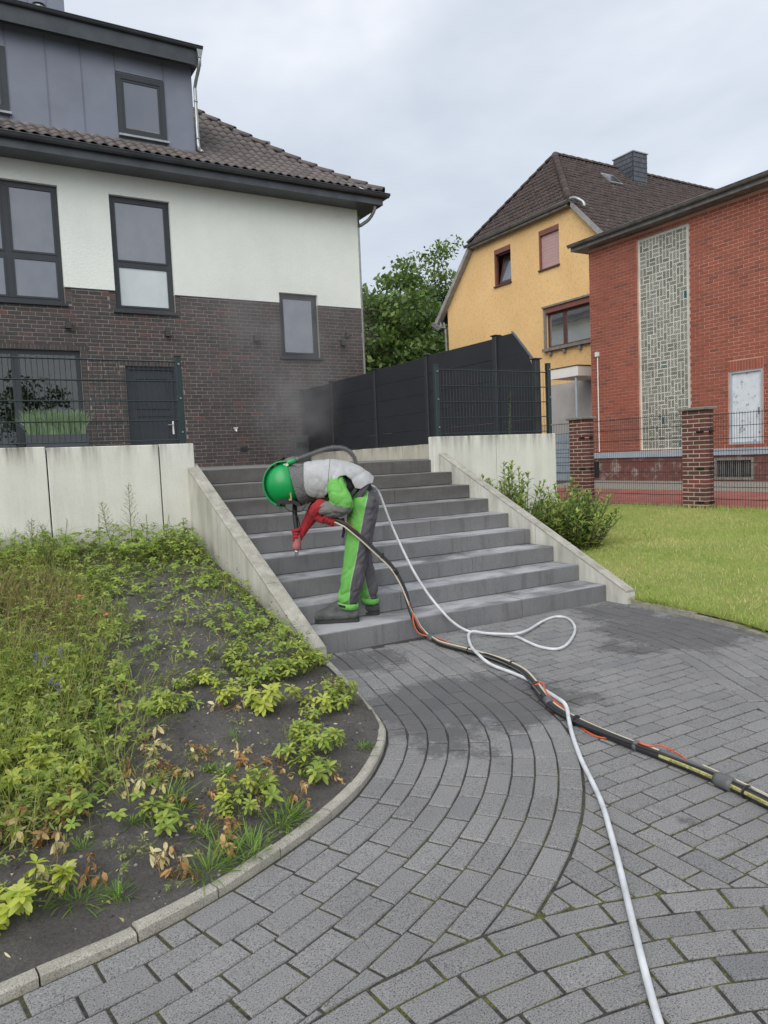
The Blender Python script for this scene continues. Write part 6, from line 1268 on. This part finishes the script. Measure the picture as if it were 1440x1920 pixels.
cable('cream_line', offs(BC, 2.0), .0068, 'hose_cream'); cable('air_line', offs(BC[:22], 1.0), .0055, 'tube_grey'); cable('orange_cable', offs(BC[:14], .2), .0034, 'cable_orange'); cable('dark_cable', offs(BC[8:], 1.0), .0055, 'hose_black')
for pts in ([(3.05,3.45,.03),(3.018,3.403,.045),(3.086,3.424,.045),(3.005,3.308,.045),(2.916,3.166,.048),(2.885,3.004,.030)], [(2.83,2.90,.02),(2.807,2.833,.008),(2.778,2.746,.006),(2.768,2.662,.006),(2.787,2.590,.014),(2.80,2.5,.02)], [(2.80,2.43,.045),(2.795,2.362,.050),(2.886,2.358,.030),(2.897,2.299,.020),(2.847,2.183,.030),(2.81,2.1,.035)], [(3.14,5.0,.22),(3.12,4.97,.15),(3.15,4.93,.06),(3.24,4.80,.03),(3.22,4.62,.035)]): tube_part('orange_cable', pts, .0042, 'cable_orange', bh)
def sleeve(p, d, L_, r, mat, name):
    p, d = Vector(p), Vector(d).normalized(); m = MB(); m.tube([p-d*L_/2, p-d*L_*.3, p+d*L_*.3, p+d*L_/2], [r*.93, r, r, r*.93], 12); m.build(name, mat, bh, True)
for p, q, L_, r, mt in ((BLK[12],BLK[13],.07,.027,'tape_grey'),(BLK[20],BLK[21],.065,.029,'tape_grey'),(BLK[25],BLK[26],.085,.033,'tape_grey'),(BLK[23],BLK[24],.022,.027,'tape_grey'),(BLK[5],BLK[6],.05,.026,'black_plastic')): sleeve((Vector(p)+Vector(q))/2+Vector((0, 0, .004)), Vector(q)-Vector(p), L_, r, mt, 'tape_sleeve')
for i in (4, 15, 17, 19, 22, 26, 27): sleeve(Vector(BLK[i])+Vector((0, 0, .004)), Vector(BLK[i+1])-Vector(BLK[i]), .008, .031, 'black_plastic', 'cable_tie')
m = MB(); A = lambda x, z: tuple(to_world((x, 0, z))); m.tube([A(.417, .75), A(.419, .70), A(.421, .695), A(.425, .645), A(.427, .640), A(.430, .610), A(.431, .60)], [.026, .027, .031, .033, .037, .036, .026], 16); m.build('nozzle_holder', 'glove_pink', bh, True)
m = MB(); m.tube([A(.431, .605), A(.432, .585), A(.437, .55)], [.019, .0185, .0135], 14); m.build('nozzle', 'steel', bh, True)
m = MB(); d0 = to_world((.10, .198, .838)); m.tube([to_world((.155, .196, .872)), d0, to_world((.085, .197, .822))], [.030, .033, .028], 12); m.build('valve_grip', 'cable_orange', bh, True)
WHT = [tuple(to_world((-.10, -.15, 1.10))),tuple(to_world((-.22, -.12, 1.10))),(3.13,5.50,1.22),(3.160,5.495,1.173),(3.211,5.440,.954),(3.260,5.360,.746),(3.322,5.260,.517),(3.391,5.170,.336),(3.438,5.035,.196),(3.516,4.960,.084),(3.612,4.880,.012),(3.679,4.715,.012),(3.740,4.571,.012),(3.791,4.494,.012),(3.752,4.309,.012),(3.727,4.143,.012),(3.774,4.026,.012),(3.928,4.068,.012),(4.225,4.287,.012),(4.432,4.501,.012),(4.559,4.713,.012),(4.523,4.815,.012),(4.315,4.753,.014),(3.978,4.564,.024),(3.799,4.501,.034),(3.710,4.553,.036),(3.619,4.680,.034),(3.585,4.790,.034),(3.509,4.754,.022),(3.258,4.387,.050),(3.137,4.139,.058),(3.131,3.988,.020),(3.134,3.748,.012),(3.116,3.584,.012),(3.050,3.387,.020),(2.931,3.150,.058),(2.874,3.000,.060),(2.778,2.875,.030),(2.664,2.733,.012),(2.483,2.493,.012),(2.354,2.302,.012),(2.224,2.118,.012),(2.036,1.889,.012),(1.898,1.727,.012),(1.733,1.537,.012),(1.591,1.371,.012),(1.505,1.268,.012),(1.448,1.196,.012),(1.365,1.096,.012),(1.1,.8,.012)]
m = MB(); m.tube(spline(WHT, .02), .0115, 10); o = m.build('air_hose', 'hose_white', None, True); tag(o, 'long white air hose looping on the paving and hanging from the worker\'s back', 'hose')

# ------------------------------------------------------------------ blasting dust drifting off the steps
def puff(name, c, r, dens, seed, col=(.62, .60, .58, 1)):
    bm = bmesh.new(); bmesh.ops.create_icosphere(bm, subdivisions=3, radius=1, matrix=Matrix.Translation(c) @ Matrix.Diagonal((*r, 1))); me = bpy.data.meshes.new(name); bm.to_mesh(me); bm.free()
    k = NT(name+'_air'); k.t.nodes.remove(k.b); v = k.n('ShaderNodeVolumePrincipled'); v.inputs['Color'].default_value = col; v.inputs['Anisotropy'].default_value = .2
    tcn = k.n('ShaderNodeTexCoord'); mp_ = k.n('ShaderNodeMapping'); k.l(tcn.outputs['Generated'], mp_.inputs[0]); mp_.inputs['Location'].default_value = (-.5, -.5, -.5)
    ln = k.n('ShaderNodeVectorMath', operation='LENGTH'); k.l(mp_.outputs[0], ln.inputs[0]); fall = k.math('MULTIPLY', k.math('SUBTRACT', .5, ln.outputs['Value'], True), 2.0)
    nz_ = k.ramp(k.noise(1.5, 4, .6, off=(seed, seed*2, 0)), [(.38, 0.0), (.68, 1.0)]); k.l(k.math('MULTIPLY', k.math('MULTIPLY', fall, nz_), dens), v.inputs['Density']); k.l(v.outputs[0], k.out.inputs['Volume']); tag(link(name, me, k.m.name), kind='stuff')
puff('dust_cloud', (6.45, 14.6, 2.5), (1.1, 1.0, 1.25), 1.35, 1.0, (.92, .92, .93, 1)); puff('dust_haze', (5.9, 14.2, 4.2), (2.6, 1.3, 2.3), .33, 4.0, (.92, .92, .93, 1))
